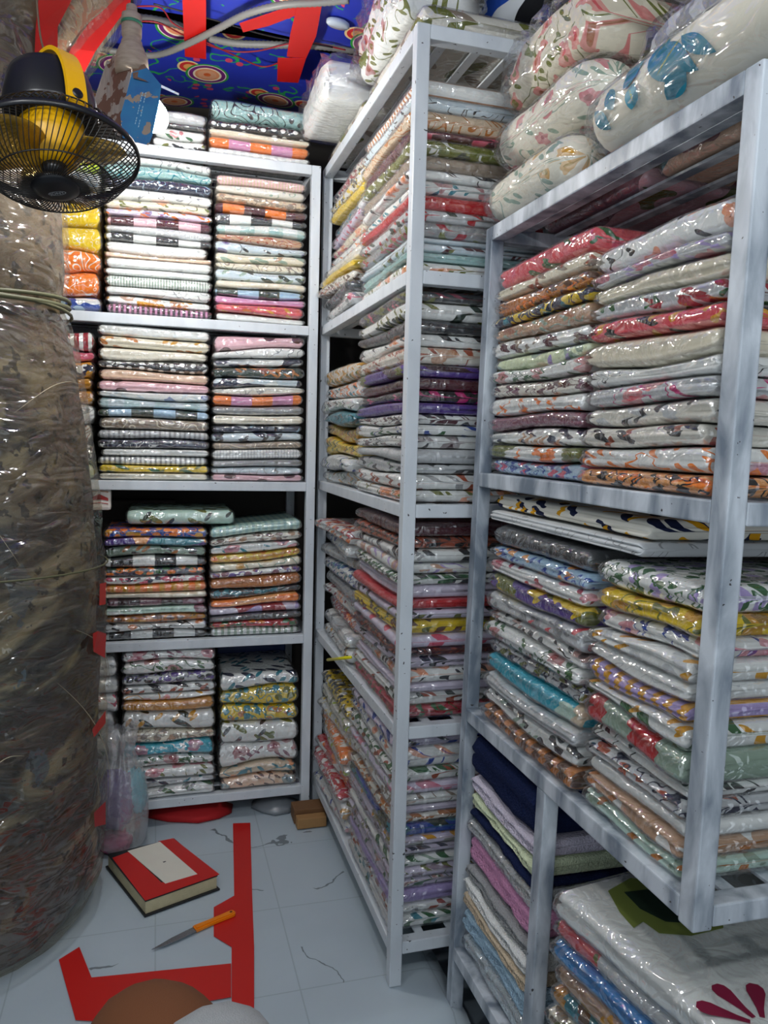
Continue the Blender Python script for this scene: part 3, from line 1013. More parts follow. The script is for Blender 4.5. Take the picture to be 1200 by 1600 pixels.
# ------------------------------------------------------------------ rolls, bags and bundles on top of the racks
def lump(name, c, dims, mat, label, cat, M=None, seed=0, p=2.6, amp=.10, group=None, bag=None, bagk=1.10, sub=(28, 18), wr=.0, flat=True):
    """soft pillow-like bundle centred on c (base at its lowest point)"""
    def geo(k, amp_, fr, wrn):
        nu, nv = sub; vs_, uv, fs = [], [], []
        for j in range(nv+1):
            ph = -PI/2+PI*j/nv
            for i in range(nu):
                th = 2*PI*i/nu
                sp = lambda q: math.copysign(abs(q)**(2/p), q)
                d = Vector((sp(math.cos(ph))*sp(math.cos(th)), sp(math.cos(ph))*sp(math.sin(th)), sp(math.sin(ph))))
                nz = mnoise.noise(d*fr+Vector((seed, seed*2.1, 0)))
                nz2 = mnoise.noise(d*fr*3.5+Vector((seed*3, 0, seed)))
                v = Vector((d.x*dims[0]/2, d.y*dims[1]/2, d.z*dims[2]/2))*k*(1+amp_*nz+wrn*abs(nz2))
                if flat: v.z = max(v.z, -dims[2]*.46*k)
                v.z += dims[2]*.46*k
                vs_.append(v); uv.append((th*dims[0]/2+d.x*.01, ph*dims[2]*.9+d.y*dims[1]*.3))
        for j in range(nv):
            for i in range(nu):
                i2 = (i+1) % nu; fs.append((j*nu+i, j*nu+i2, (j+1)*nu+i2, (j+1)*nu+i))
        return vs_, fs, uv
    v, f, uv = geo(1, amp, 1.6, wr)
    o = mesh(name, v, f, mat, uv)
    o.matrix_world = Matrix.Translation(c) @ (M or Matrix.Identity(4))
    tag(o, label, cat, group)
    if bag:
        v, f, uv = geo(bagk, amp*1.2, 2.2, .12)
        mesh('plastic_bag', v, f, bag, uv, parent=o)
    return o
def roll(name, a, b, r, mat, label, seed, flatness=.8, sleeve=M_WRAP):
    """soft folded roll from a to b with rounded, pinched ends and a clear sleeve that hangs past the ends"""
    a, b = Vector(a), Vector(b); ax = (b-a).normalized(); L = (b-a).length
    side = ax.cross(Vector((0, 0, 1))).normalized(); up = side.cross(ax)
    def geo(k, ext, cr):
        vs_, uv, fs = [], [], []; n, seg = 22, 20
        for i in range(n+1):
            q = i/n; s = -ext+(L+2*ext)*q
            ed = min(s+ext, L+ext-s)/(r*.9); e = 1 if ed >= 1 else math.sqrt(max(0.02, 1-(1-ed)**2))
            for j in range(seg):
                t = 2*PI*j/seg
                rr = r*k*e*(1+.07*mnoise.noise(Vector((q*5+seed, math.cos(t), math.sin(t))))+cr*abs(mnoise.noise(Vector((q*26+seed, math.cos(t)*3, math.sin(t)*3)))))
                vs_.append(ax*s+side*(math.cos(t)*rr)+up*(math.sin(t)*rr*flatness+r*flatness)); uv.append((s, t*r))
        for i in range(n):
            for j in range(seg):
                j2 = (j+1) % seg; fs.append((i*seg+j, i*seg+j2, (i+1)*seg+j2, (i+1)*seg+j))
        fs.append(list(range(seg))[::-1]); fs.append([n*seg+j for j in range(seg)])
        return vs_, fs, uv
    v, f, uv = geo(1, 0, 0)
    o = mesh(name, v, f, mat, uv); o.location = a; tag(o, label, 'bedsheet', 'rolls on top of the racks')
    if sleeve:
        v, f, uv = geo(1.05, .018, .12); mesh('plastic_sleeve', v, f, sleeve, uv, parent=o)
    return o
TZ = RZ[0]+.004
dx = LEAN*(1.65-.9)
X0 = XR+dx
roll('sheet_roll', (X0+.050, 1.49, TZ), (X0+.050, 1.175, TZ), .058, fabric('spray', 'ivory', 'gold', 'sage'), 'cream rolled sheet in clear sleeve along far top edge of right rack', 3)
o = roll('sheet_roll', (X0+.058, 1.115, TZ+.007), (X0+.058, .50, TZ+.007), .068, fabric('plain', 'ivory'), 'white rolled sheet with teal flowers at near top edge of right rack', 4)
# teal flower print at the far end of that roll: curved petals laid on its surface
def petal_on_roll(ax_y, ang, ln, wd, rot, mat, par):
    pts = []
    k = 8
    rr = .0685
    ang = ang-.5; ax_y += .012
    up_ = []
    for i in range(k+1):
        s = i/k; up_.append((s*ln, wd*math.sin(PI*min(1, s*1.02))**.8))
    loop = up_+[(s, -q) for s, q in up_[::-1]][1:-1]
    c0 = Vector((X0+.058, 0, TZ+.007+.068*.8))
    vs_ = []
    mid = [(s, 0) for s, _ in up_]
    def on(s, q):
        y = ax_y+(s*math.cos(rot)-q*math.sin(rot)); a = ang+(s*math.sin(rot)+q*math.cos(rot))/rr
        return Vector((c0.x-math.cos(a)*rr*1.03, y, c0.z+math.sin(a)*rr*.8*1.03))-par.location
    fs = []
    for i in range(k+1):
        s, q = up_[i]
        for j in (-1, -.5, 0, .5, 1): vs_.append(on(s, q*j))
    for i in range(k):
        for j in range(4): fs.append((i*5+j, i*5+j+1, (i+1)*5+j+1, (i+1)*5+j))
    mesh('petal_print', vs_, fs, mat, parent=par)
teal = simple('teal_ink', '0F7F98', .5); stemm = simple('olive_ink', '8E9A3A', .5)
for (y, a, ln, wd, rt) in ((.885, .05, .10, .021, 1.25), (.865, .0, .10, .019, 1.0), (.83, -.1, .105, .016, .85), (.795, .0, .085, .012, .75), (.90, -.25, .06, .017, 2.7),
                           (.975, .55, .05, .016, 2.3), (1.00, .25, .045, .014, 1.2), (1.02, -.1, .05, .013, 1.0), (.965, .0, .04, .015, 2.0), (.95, .75, .04, .012, .7)):
    petal_on_roll(y, a, ln, wd, rt, teal, o)
for (y, a, ln, wd, rt) in ((.90, .3, .06, .0022, 2.5), (.91, .75, .05, .0022, 1.9), (.955, .1, .03, .002, 1.4)): petal_on_roll(y, a, ln, wd, rt, stemm, o)
roll('sheet_roll', (X0+.082, 1.51, TZ+.108), (X0+.082, 1.15, TZ+.108), .066, fabric('spray', 'ivory', 'rose', 'sage'), 'cream rolled sheet with faint pink flowers, second roll on right rack', 5)
roll('sheet_roll', (X0+.19, 1.03, TZ+.040), (X0+.19, .5, TZ+.040), .050, fabric('plain', 'palegrey'), 'pale grey rolled sheet behind the teal-flowered roll', 6)
def bundle(M, W, D, h, spec, label, seed, layers=3, puff=.010):
    rng = random.Random(seed); COUNT[0] += 1
    a, p = rng.uniform(-.012, .012), rng.uniform(0, 6)
    zb = lambda q: .0
    zt = lambda q: h*(.82+.18*math.sin(PI*q))+a*math.sin(4*q+p)
    key, _ = parse(spec)
    v, f, uv = packet_geo(W, D, zb, zt, rng, layers, crinkle=.005, seed=seed)
    o = mesh('bagged_bundle', v, f, fabric(*key), uv); o.matrix_world = M; tag(o, label, 'bundle', 'bagged bundles on top of the racks')
    # loose crumpled bag pulled over it, gathered past its end
    vs_, fs, uv = [], [], []; n, seg = 26, 30
    for i in range(n+1):
        q = i/n; x = -W/2-.035+(W+.07)*q
        e = min(1, min(q, 1-q)/.10); e = .35+.65*math.sqrt(e*(2-e))
        for j in range(seg):
            t = 2*PI*j/seg; c, s_ = math.cos(t), math.sin(t)
            sq = lambda w_: math.copysign(abs(w_)**.45, w_)
            nz = abs(mnoise.noise(Vector((q*9+seed, c*2.5, s_*2.5))))*1.0+.6*abs(mnoise.noise(Vector((q*22+seed, c*6, s_*6))))
            yy = D/2-.002+sq(c)*(D/2+.006)*e+(puff*nz*c*1.6)
            zz = zt(min(1, max(0, q)))*.5+sq(s_)*(zt(min(1, max(0, q)))*.5+.003)*e+(puff*2.0*nz*max(0, s_))
            vs_.append((x, yy, max(zz, .0006))); uv.append((q, j/seg))
    for i in range(n):
        for j in range(seg):
            j2 = (j+1) % seg; fs.append((i*seg+j, i*seg+j2, (i+1)*seg+j2, (i+1)*seg+j))
    fs.append(list(range(seg))[::-1]); fs.append([n*seg+j for j in range(seg)])
    mesh('plastic_bag', vs_, fs, M_WRAP, uv, parent=o)
    return o
TB = TZ+.232
TC = TZ+.128
bundle(frame_side(X0+.045, 1.35) @ Matrix.Translation((0, 0, TB)), .28, .25, .125, 'floral cream coral olive 16', 'crumpled clear bag of red and green flowered cloth on right rack rolls', 61, 4, .02)
bundle(frame_side(X0+.085, .875) @ Matrix.Translation((0, 0, TC)), .40, .25, .075, 'stripe grey palegrey green 6', 'grey striped cloth in loose clear bag on right rack rolls', 62, 4, .012)
bundle(frame_side(X0+.11, .93) @ Matrix.Translation((0, 0, TC+.115)), .30, .24, .09, 'line ivory palegrey', 'white cloth bundle on the highest heap above right rack', 63, 3, .012)
# packets whose undersides show between the top slats of the right rack
rg = random.Random(12)
for i, (sp, yc, lab) in enumerate((('patch pink mauve olive 6', 1.30, 'pink and olive packet on the right rack top slats, farther one'), ('patch peach teal mauve 6', .93, 'peach and teal packet on the right rack top slats, nearer one'))):
    add_packet(sp, lab, LR @ frame_side(XR+.13, yc), .34, .28, lambda q: RZ[0]+.003, lambda q: RZ[0]+.035, 'packets under the rolls on right rack', rg, 1)
# on top of the middle rack
rg = random.Random(13)
for i, (sp, yc, h, lab) in enumerate((('leaf offwhite olive taupe 6', 1.74, .05, 'white and olive leaf packet on the middle rack top slats beside corner post'), ('leaf offwhite olive taupe 6', 2.2, .05, 'white and olive leaf packet on the middle rack top slats, inner end'))):
    add_packet(sp, lab, frame_side(XM+.015, yc), .40, .40, lambda q: MZ[0]+.002, lambda q, h=h: MZ[0]+h, 'leaf packets on middle rack', rg, 2)
lump('cloth_bundle', (.81, 1.72, MZ[0]+.053), (.22, .34, .16), fabric('patch', 'palegrey', 'black', 'blue', 7.0), 'black, white and blue cloth bundle on top of middle rack', 'bundle', seed=15, wr=.1)
lump('cloth_bundle', (.80, 2.12, MZ[0]+.053), (.28, .36, .2), fabric('patch', 'white', 'black', 'taupe', 6.0), 'black and white cloth bundle on top of middle rack behind', 'bundle', seed=16, wr=.1)
bundle(frame_side(XM-.008, 1.775) @ Matrix.Translation((0, 0, MZ[0]+.056)), .36, .17, .165, 'floral white crimson olive 14', 'clear bag of red-flowered cloth on middle rack above the aisle', 64, 4, .02)
bundle(frame_side(XM-.075, 2.205) @ Matrix.Translation((0, 0, MZ[0]+.056)), .30, .22, .12, 'plain white', 'white folded cloth in clear bag on middle rack beside the tarpaulin', 65, 5, .012)
# yellow pen stuck in the third bay of the middle rack
a = at(512, 1031, 0, XM-.012); b = at(548, 1027, 0, XM+.0)
pen = tube('pen', [a, a+(b-a)*.5, b], .0042, simple('yellow_plastic', 'D8D21A', .35), smooth_pts=False); tag(pen, 'yellow pen poking out of the middle rack third bay', 'pen')

# ------------------------------------------------------------------ the tall plastic-wrapped column on the left
def column():
    root = empty('wrapped_column', (-.487, 2.03, 0))
    tag(root, 'tall bundle of bolts wrapped in dirty clear plastic, floor to ceiling', 'bundle')
    prof = [(0, .302), (.03, .325), (.10, .350), (.3, .364), (.6, .362), (.85, .36), (1.05, .346), (1.2, .33), (1.38, .305), (1.46, .288), (1.49, .272), (1.52, .276), (1.58, .283), (1.75, .277), (1.92, .285), (2.04, .32), (2.14, .38), (2.22, .43), (2.262, .45)]
    def rad(z):
        for (a, ra), (b, rb) in zip(prof, prof[1:]):
            if a <= z <= b: return ra+(rb-ra)*(z-a)/(b-a)
        return prof[-1][1]
    def shell(off, amp, fr, n, seed):
        vs_, fs, uv = [], [], []; seg = 96
        for i in range(n+1):
            z = 2.262*i/n
            for k in range(seg):
                t = 2*PI*k/seg; c, s = math.cos(t), math.sin(t)
                nz = mnoise.noise(Vector((c*1.6+seed, s*1.6, z*1.5)))*.5
                # diagonal stretched creases of tightly pulled film
                ridge = abs(mnoise.noise(Vector((c*1.7+seed, s*1.7+z*1.2, z*fr))))+.6*abs(mnoise.noise(Vector((c*5+seed, s*5+z*6, z*fr*.8))))
                r = rad(z)+off+amp*nz-amp*1.3*ridge
                vs_.append((c*r, s*r, z)); uv.append((t*.34, z))
        for i in range(n):
            for k in range(seg):
                k2 = (k+1) % seg; fs.append((i*seg+k, i*seg+k2, (i+1)*seg+k2, (i+1)*seg+k))
        fs.append(list(range(seg))[::-1]); fs.append([n*seg+k for k in range(seg)])
        return vs_, fs, uv
    m, t, bs = new_mat('bolts_under_film')
    co = t.n('TexCoord').outputs['Object']
    z = t.sep(co)[2]
    diag = t.n('VectorMath', {0: t.n('VectorRotate', {'Vector': co, 'Angle': .5}, rotation_type='Y_AXIS').outputs[0], 1: (1, 1, 3.0)}, operation='MULTIPLY').outputs[0]
    n1 = t.noise(diag, 3.4, 6.0, 1.2); n2 = t.noise(co, 5.0, 4.0, .5); n3 = t.noise(co, 2.0, 2.0)
    a = t.n('ValToRGB', {0: n1}).color_ramp
    rampn = a.id_data.nodes[-1]
    a.elements[0].position = .40; a.elements[0].color = lin('12120E'); a.elements[1].position = .62; a.elements[1].color = lin('9A9276')
    e = a.elements.new(.5); e.color = lin('3E3D32')
    base = rampn.outputs[0]
    blue = t.m('MULTIPLY', t.m('GREATER_THAN', n2, .55), t.n('MapRange', {0: z, 1: 1.15, 2: .75, 3: 0.0, 4: .75}).outputs[0])
    base = t.mix(blue, base, lin('3F5E74'))
    brown = t.n('MapRange', {0: n3, 1: .44, 2: .60, 3: 0.0, 4: .75}).outputs[0]
    base = t.mix(brown, base, lin('54402C'))
    top = t.n('MapRange', {0: z, 1: 1.5, 2: 1.53, 3: 0.0, 4: .7}).outputs[0]
    base = t.mix(top, base, t.mix(n1, lin('3A2E24'), lin('7C6C58')))
    speck = t.m('MULTIPLY', t.m('GREATER_THAN', t.noise(co, 38.0, 3.0), .60), t.m('GREATER_THAN', n3, .47))
    base = t.mix(t.m('MULTIPLY', speck, .85), base, lin('181612'))
    t.nt.links.new(base, bs.inputs['Base Color']); bs.inputs['Roughness'].default_value = .6
    v, f, uv = shell(-.008, .012, 6, 110, 0)
    mesh('bolts', v, f, m, uv, parent=root)
    film = plastic('dirty_film', tint=(.90, .87, .80, 1), gloss=.10, haze=.02, rough=.13, scale=8.0, stretch=(1, 1, 2.6), bump=1.0, dist=.045, face=.14)
    v, f, uv = shell(.010, .009, 17, 300, 5)
    mesh('plastic_film', v, f, film, uv, parent=root)
    # cords tied round it
    cm = simple('cord', '55563C', .6); 
    rng = random.Random(3)
    for k, (z0, sag, r) in enumerate(((1.495, .02, .006), (1.482, .03, .005), (1.470, .012, .004), (.885, .012, .0022))):
        pts = []
        for i in range(49):
            t_ = 2*PI*i/48; z = z0+sag*math.sin(t_+1.2*k); rr = rad(z)+.012
            pts.append((rr*math.cos(t_), rr*math.sin(t_), z))
        tube('cord', pts, r, cm, root, 6, smooth_pts=False)
    # pulled strands of film, thin ridges running diagonally across the front
    sm = simple('film_strand', 'B4AA90', .25, coat=1.0)
    for k in range(7):
        t0 = rng.uniform(-2.6, -.25); z0 = rng.uniform(.05, 1.40); dt = rng.uniform(.25, .9); dz = rng.uniform(-.22, .10)
        if rng.random() < .35: dz = rng.uniform(-.45, -.15)
        pts = []
        for i in range(13):
            q = i/12; t_ = t0+dt*q; z = min(max(z0+dz*q+.03*math.sin(PI*q), .03), 1.46); rr = rad(z)+.009
            pts.append((rr*math.cos(t_), rr*math.sin(t_), z))
        tube('film_strand', pts, .0009, sm, root, 5, smooth_pts=False, rfun=lambda q: .25+.75*math.sin(PI*q))
    # torn red tape scraps down its edge
    def patch_on(pxs, par, nm='red_tape'):
        pts = []
        for (x, y) in pxs:
            d = ray(x, y); o_ = CAM-root.location
            # meet the column's surface (or its silhouette) along the pixel ray
            best = None
            for s in range(400):
                q = o_+d*(1.2+s*.0025)
                g = math.hypot(q.x, q.y)-(rad(max(0, min(2.26, q.z)))+.013)
                if best is None or g < best[0]: best = (g, q)
                if g <= 0: break
            pts.append(best[1])
        n = (CAM-root.location-pts[0]).normalized()
        return prism(nm, pts, .0012, M_TAPE, par, n)
    patch_on([(156, 912), (166, 910), (165, 944), (155, 946)], root)
    patch_on([(145, 990), (153, 986), (166, 990), (164, 1028), (146, 1018)], root)
    patch_on([(144, 1140), (165, 1110), (165, 1130), (147, 1152)], root)
    patch_on([(147, 1270), (165, 1252), (165, 1288), (148, 1292)], root)
    patch_on([(60, 0), (112, 0), (90, 42), (90, 88), (54, 88), (56, 40)], root)
    # ripped base edge
    return root
column()
# the long red tape running from the ceiling past the column, and the ceiling tapes
def strip(name, pts, wdt, mat, label, thick=.0008):
    """tape strip through 3D points with a width vector per point"""
    vs_, fs = [], []
    for (p, wv) in pts:
        vs_ += [Vector(p)-Vector(wv)*.5, Vector(p)+Vector(wv)*.5]
    n = len(pts)
    up_ = Vector((0, 0, -1))
    vs_ += [v+up_*0 + (CAM-v).normalized()*thick for v in vs_]
    m_ = 2*n
    for i in range(n-1):
        a = 2*i
        fs.append((a, a+1, a+3, a+2)); fs.append((m_+a, m_+a+2, m_+a+3, m_+a+1))
        fs.append((a, a+2, m_+a+2, m_+a)); fs.append((a+1, m_+a+1, m_+a+3, a+3))
    fs.append((0, m_, m_+1, 1)); fs.append((2*n-2, 2*n-1, m_+2*n-1, m_+2*n-2))
    o = mesh(name, vs_, fs, mat, smooth=False); tag(o, label, 'tape')
    return o
p0, p1 = flo(215, -40, 2.262), dist(130, 78, 1.73)
p2 = dist(105, 130, 1.72)
strip('red_tape', [(p0, (.055, .0, .0)), (p1, (.05, .0, .0)), (p2, (.045, 0, 0))], .05, M_TAPE, 'long red tape slanting from the ceiling past the fan')
def ctape(pxs, z, label):
    pts = [flo(x, y, z) for x, y in pxs]
    o = prism('red_tape', pts, .001, M_TAPE, None, Vector((0, 0, -1))); tag(o, label, 'tape'); return o
ctape([(284, -20), (322, -20), (322, 92), (289, 88)], 2.252, 'red tape holding the conduits to the tarpaulin beside the lamp')
ctape([(472, -20), (508, -20), (494, 56), (478, 91), (448, 88), (454, 50)], 2.252, 'red tape holding the conduits, farther from the lamp')
ctape([(434, 90), (478, 91), (466, 129), (433, 127)], 2.250, 'short red tape stuck on the blue tarpaulin below the conduits')
ctape([(374, 36), (470, 4), (472, 20), (420, 40), (380, 50)], 2.254, 'crumpled red tape lying along the curved conduit')
# conduits and cables under the ceiling
GREYC = simple('grey_conduit', '72726F', .5)
def pline(pxs, z): return [flo(x, y, z) for x, y in pxs]
o = tube('conduit', pline([(140, 72), (200, 84), (245, 86), (290, 70), (340, 45), (385, 22), (440, 8), (500, 4), (545, 0)], 2.240), .0075, GREYC, None, 10, corr=.006); tag(o, 'long grey corrugated conduit curving under the tarpaulin', 'conduit')
o = tube('conduit', pline([(326, 60), (370, 68), (430, 70), (500, 72), (560, 80)], 2.275), .0085, GREYC, None, 10, corr=.006); tag(o, 'short straight grey conduit in the dark gap between tarpaulins', 'conduit')
o = tube('conduit', pline([(170, 30), (225, 28), (280, 40), (325, 60)], 2.272), .008, simple('dark_conduit', '4A4848', .6), None, 10, corr=.006); tag(o, 'dark conduit behind the taped lamp holder', 'conduit')
REDW = simple('red_wire', '8A1A22', .5); BLKW = simple('black_wire', '1A1614', .5)
for k, (pts, mt, lab) in enumerate((([(180, 38), (240, 34), (290, 56), (350, 78), (400, 80), (470, 66), (540, 78)], REDW, 'thin red wire looping along the conduits'),
                             ([(322, 66), (370, 88), (410, 104), (440, 96), (480, 78)], REDW, 'thin red wire drooping below the straight conduit'),
                             ([(210, 10), (250, 12), (270, 36), (300, 52)], REDW, 'short red wire beside the lamp holder'),
                             ([(240, 6), (330, 30), (420, 56), (520, 74)], BLKW, 'black cable running in the gap between tarpaulins'))):
    o = tube('wire', pline(pts, 2.262-.002*k), .002, mt, None, 6); tag(o, lab, 'wire')
# small clear-wrapped white fitting on the tarpaulin
c = flo(528, 42, 2.262)
o = lathe('ceiling_fitting', [(.004, 0), (.022, 0), (.026, .004), (.026, .012), (.022, .016), (.004, .016)], simple('fitting', 'B8C4D0', .2, coat=1.0), Matrix.Translation(c) @ Matrix.Rotation(.2, 4, 'Z') @ Matrix.Diagonal((1.25, .6, 1, 1)))
tag(o, 'small oval clear and white fitting stuck on the tarpaulin', 'fitting')

# ------------------------------------------------------------------ lamp with its cardboard shade
def lamp():
    top = dist(206, 18, 1.70); low = dist(206, 108, 1.66)
    root = empty('hanging_lamp', low); tag(root, 'taped lamp holder with glowing bulb and torn blue cardboard shade', 'lamp')
    inv = -Vector(low)
    tapem, t, bs = new_mat('dirty_beige_tape')
    co = t.n('TexCoord').outputs['Object']
    t.nt.links.new(t.mix(t.noise(t.n('VectorMath', {0: co, 1: (1, 1, 5)}, operation='MULTIPLY').outputs[0], 30.0, 4.0, .5), lin('6A5646'), lin('B0A292')), bs.inputs['Base Color'])
    bs.inputs['Roughness'].default_value = .7
    H = (top-low).length
    prof = [(.034, -.01), (.035, .005), (.033, .025), (.027, .04), (.022, .05), (.0215, .056), (.0185, .06), (.0205, .066), (.021, .088), (.0195, .09), (.021, .094), (.0205, .11), (.012, .114), (.011, .128), (.009, .13)]
    hold = lathe('holder', prof, tapem, None, root, 20)
    lathe('green_band', [(.0214, .089), (.0222, .0905), (.0222, .094), (.0214, .0955)], simple('green_band', '2A6A50', .6), None, hold, 20, False)
    tube('flex', [(0, 0, .128), (.004, 0, .2), (0, .01, 2.262-low.z)], .003, BLKW, root, 6)
    # bulb hangs tilted to the right of the holder
    bc = dist(240, 182, 1.70)+inv; bt = Vector((.004, 0, .0))
    ax = (bt-bc).normalized(); q = ax.to_track_quat('Z', 'Y').to_matrix().to_4x4()
    bmat, t, bs = new_mat('led_bulb_glow')
    bs.inputs['Base Color'].default_value = (1, 1, 1, 1); bs.inputs['Emission Color'].default_value = (1, .97, .92, 1); bs.inputs['Emission Strength'].default_value = BULB_W
    M = Matrix.Translation(bc) @ q
    lathe('bulb_globe', [(.004, -.032), (.016, -.029), (.026, -.02), (.0305, -.008), (.031, .004), (.028, .016), (.0255, .024)], bmat, M, root, 28)
    lathe('bulb_body', [(.0255, .0245), (.0258, .03), (.021, .055), (.014, .068), (.013, .085)], simple('bulb_body', 'D8D4C8', .4), M, root, 24)
    # cardboard: blue printed panel in front of the bulb, torn grey panel at its left
    bl, t, bs = new_mat('blue_print_card')
    co = t.n('TexCoord').outputs['Object']; n = t.noise(co, 16.0, 3.0)
    base = t.mix(n, lin('0E3F80'), lin('1E7FA8'))
    torn = t.m('GREATER_THAN', t.noise(co, 22.0, 4.0), .55)
    base = t.mix(torn, base, lin('8C7A6A'))
    t.nt.links.new(base, bs.inputs['Base Color']); bs.inputs['Roughness'].default_value = .5
    gc, t, bs = new_mat('torn_grey_card')
    co = t.n('TexCoord').outputs['Object']
    base = t.mix(t.noise(t.n('VectorMath', {0: co, 1: (5, 1, 1)}, operation='MULTIPLY').outputs[0], 14.0, 4.0, .6), lin('4A4440'), lin('A89C94'))
    base = t.mix(t.m('GREATER_THAN', t.noise(co, 26.0, 4.0), .53), base, lin('5A3C30'))
    t.nt.links.new(base, bs.inputs['Base Color']); bs.inputs['Roughness'].default_value = .8
    D1 = 1.635
    P_ = lambda x, y, D: dist(x, y, D)+inv
    tow = (CAM-low).normalized()
    b1 = prism('blue_card_panel', [P_(206, 113, D1), P_(230, 106, D1), P_(252, 133, D1), P_(249, 160, D1), P_(238, 212, D1), P_(232, 227, D1), P_(216, 223, D1), P_(192, 216, D1), P_(188, 180, D1), P_(197, 150, D1)], .0025, bl, root, tow)
    prism('grey_card_panel', [P_(167, 94, 1.70), P_(172, 96, 1.70), P_(177, 84, 1.68), P_(186, 98, 1.66), P_(206, 104, 1.64), P_(200, 150, 1.638), P_(190, 180, 1.638), P_(188, 217, 1.638), P_(172, 196, 1.66), P_(144, 166, 1.70)], .0025, gc, root, tow)
    prism('card_flap', [P_(206, 104, 1.64), P_(226, 100, 1.64), P_(238, 120, 1.65), P_(252, 132, 1.65), P_(230, 128, 1.632), P_(208, 122, 1.63)], .002, simple('brown_flap', '6A5040', .8), root, tow)
    prism('card_flap', [P_(249, 131, 1.66), P_(280, 146, 1.70), P_(279, 149, 1.70), P_(250, 136, 1.66)], .002, simple('white_card', 'E8E6E0', .6), root, tow)
    # faint lines of small print on the blue panel
    ink = simple('pale_print', '8FB4C8', .5)
    for (x0, y0, x1, y1) in ((224, 140, 211, 195), (229, 140, 216, 200)):
        for k in range(14):
            if (k*7) % 5 == 0: continue
            a, b = k/14, (k+.72)/14
            pa = P_(x0+(x1-x0)*a, y0+(y1-y0)*a, D1-.0034); pb = P_(x0+(x1-x0)*b, y0+(y1-y0)*b, D1-.0034)
            wv = RIGHT*.0009
            prism('print_line', [pa-wv, pa+wv, pb+wv, pb-wv], .0003, ink, b1, tow)
lamp()

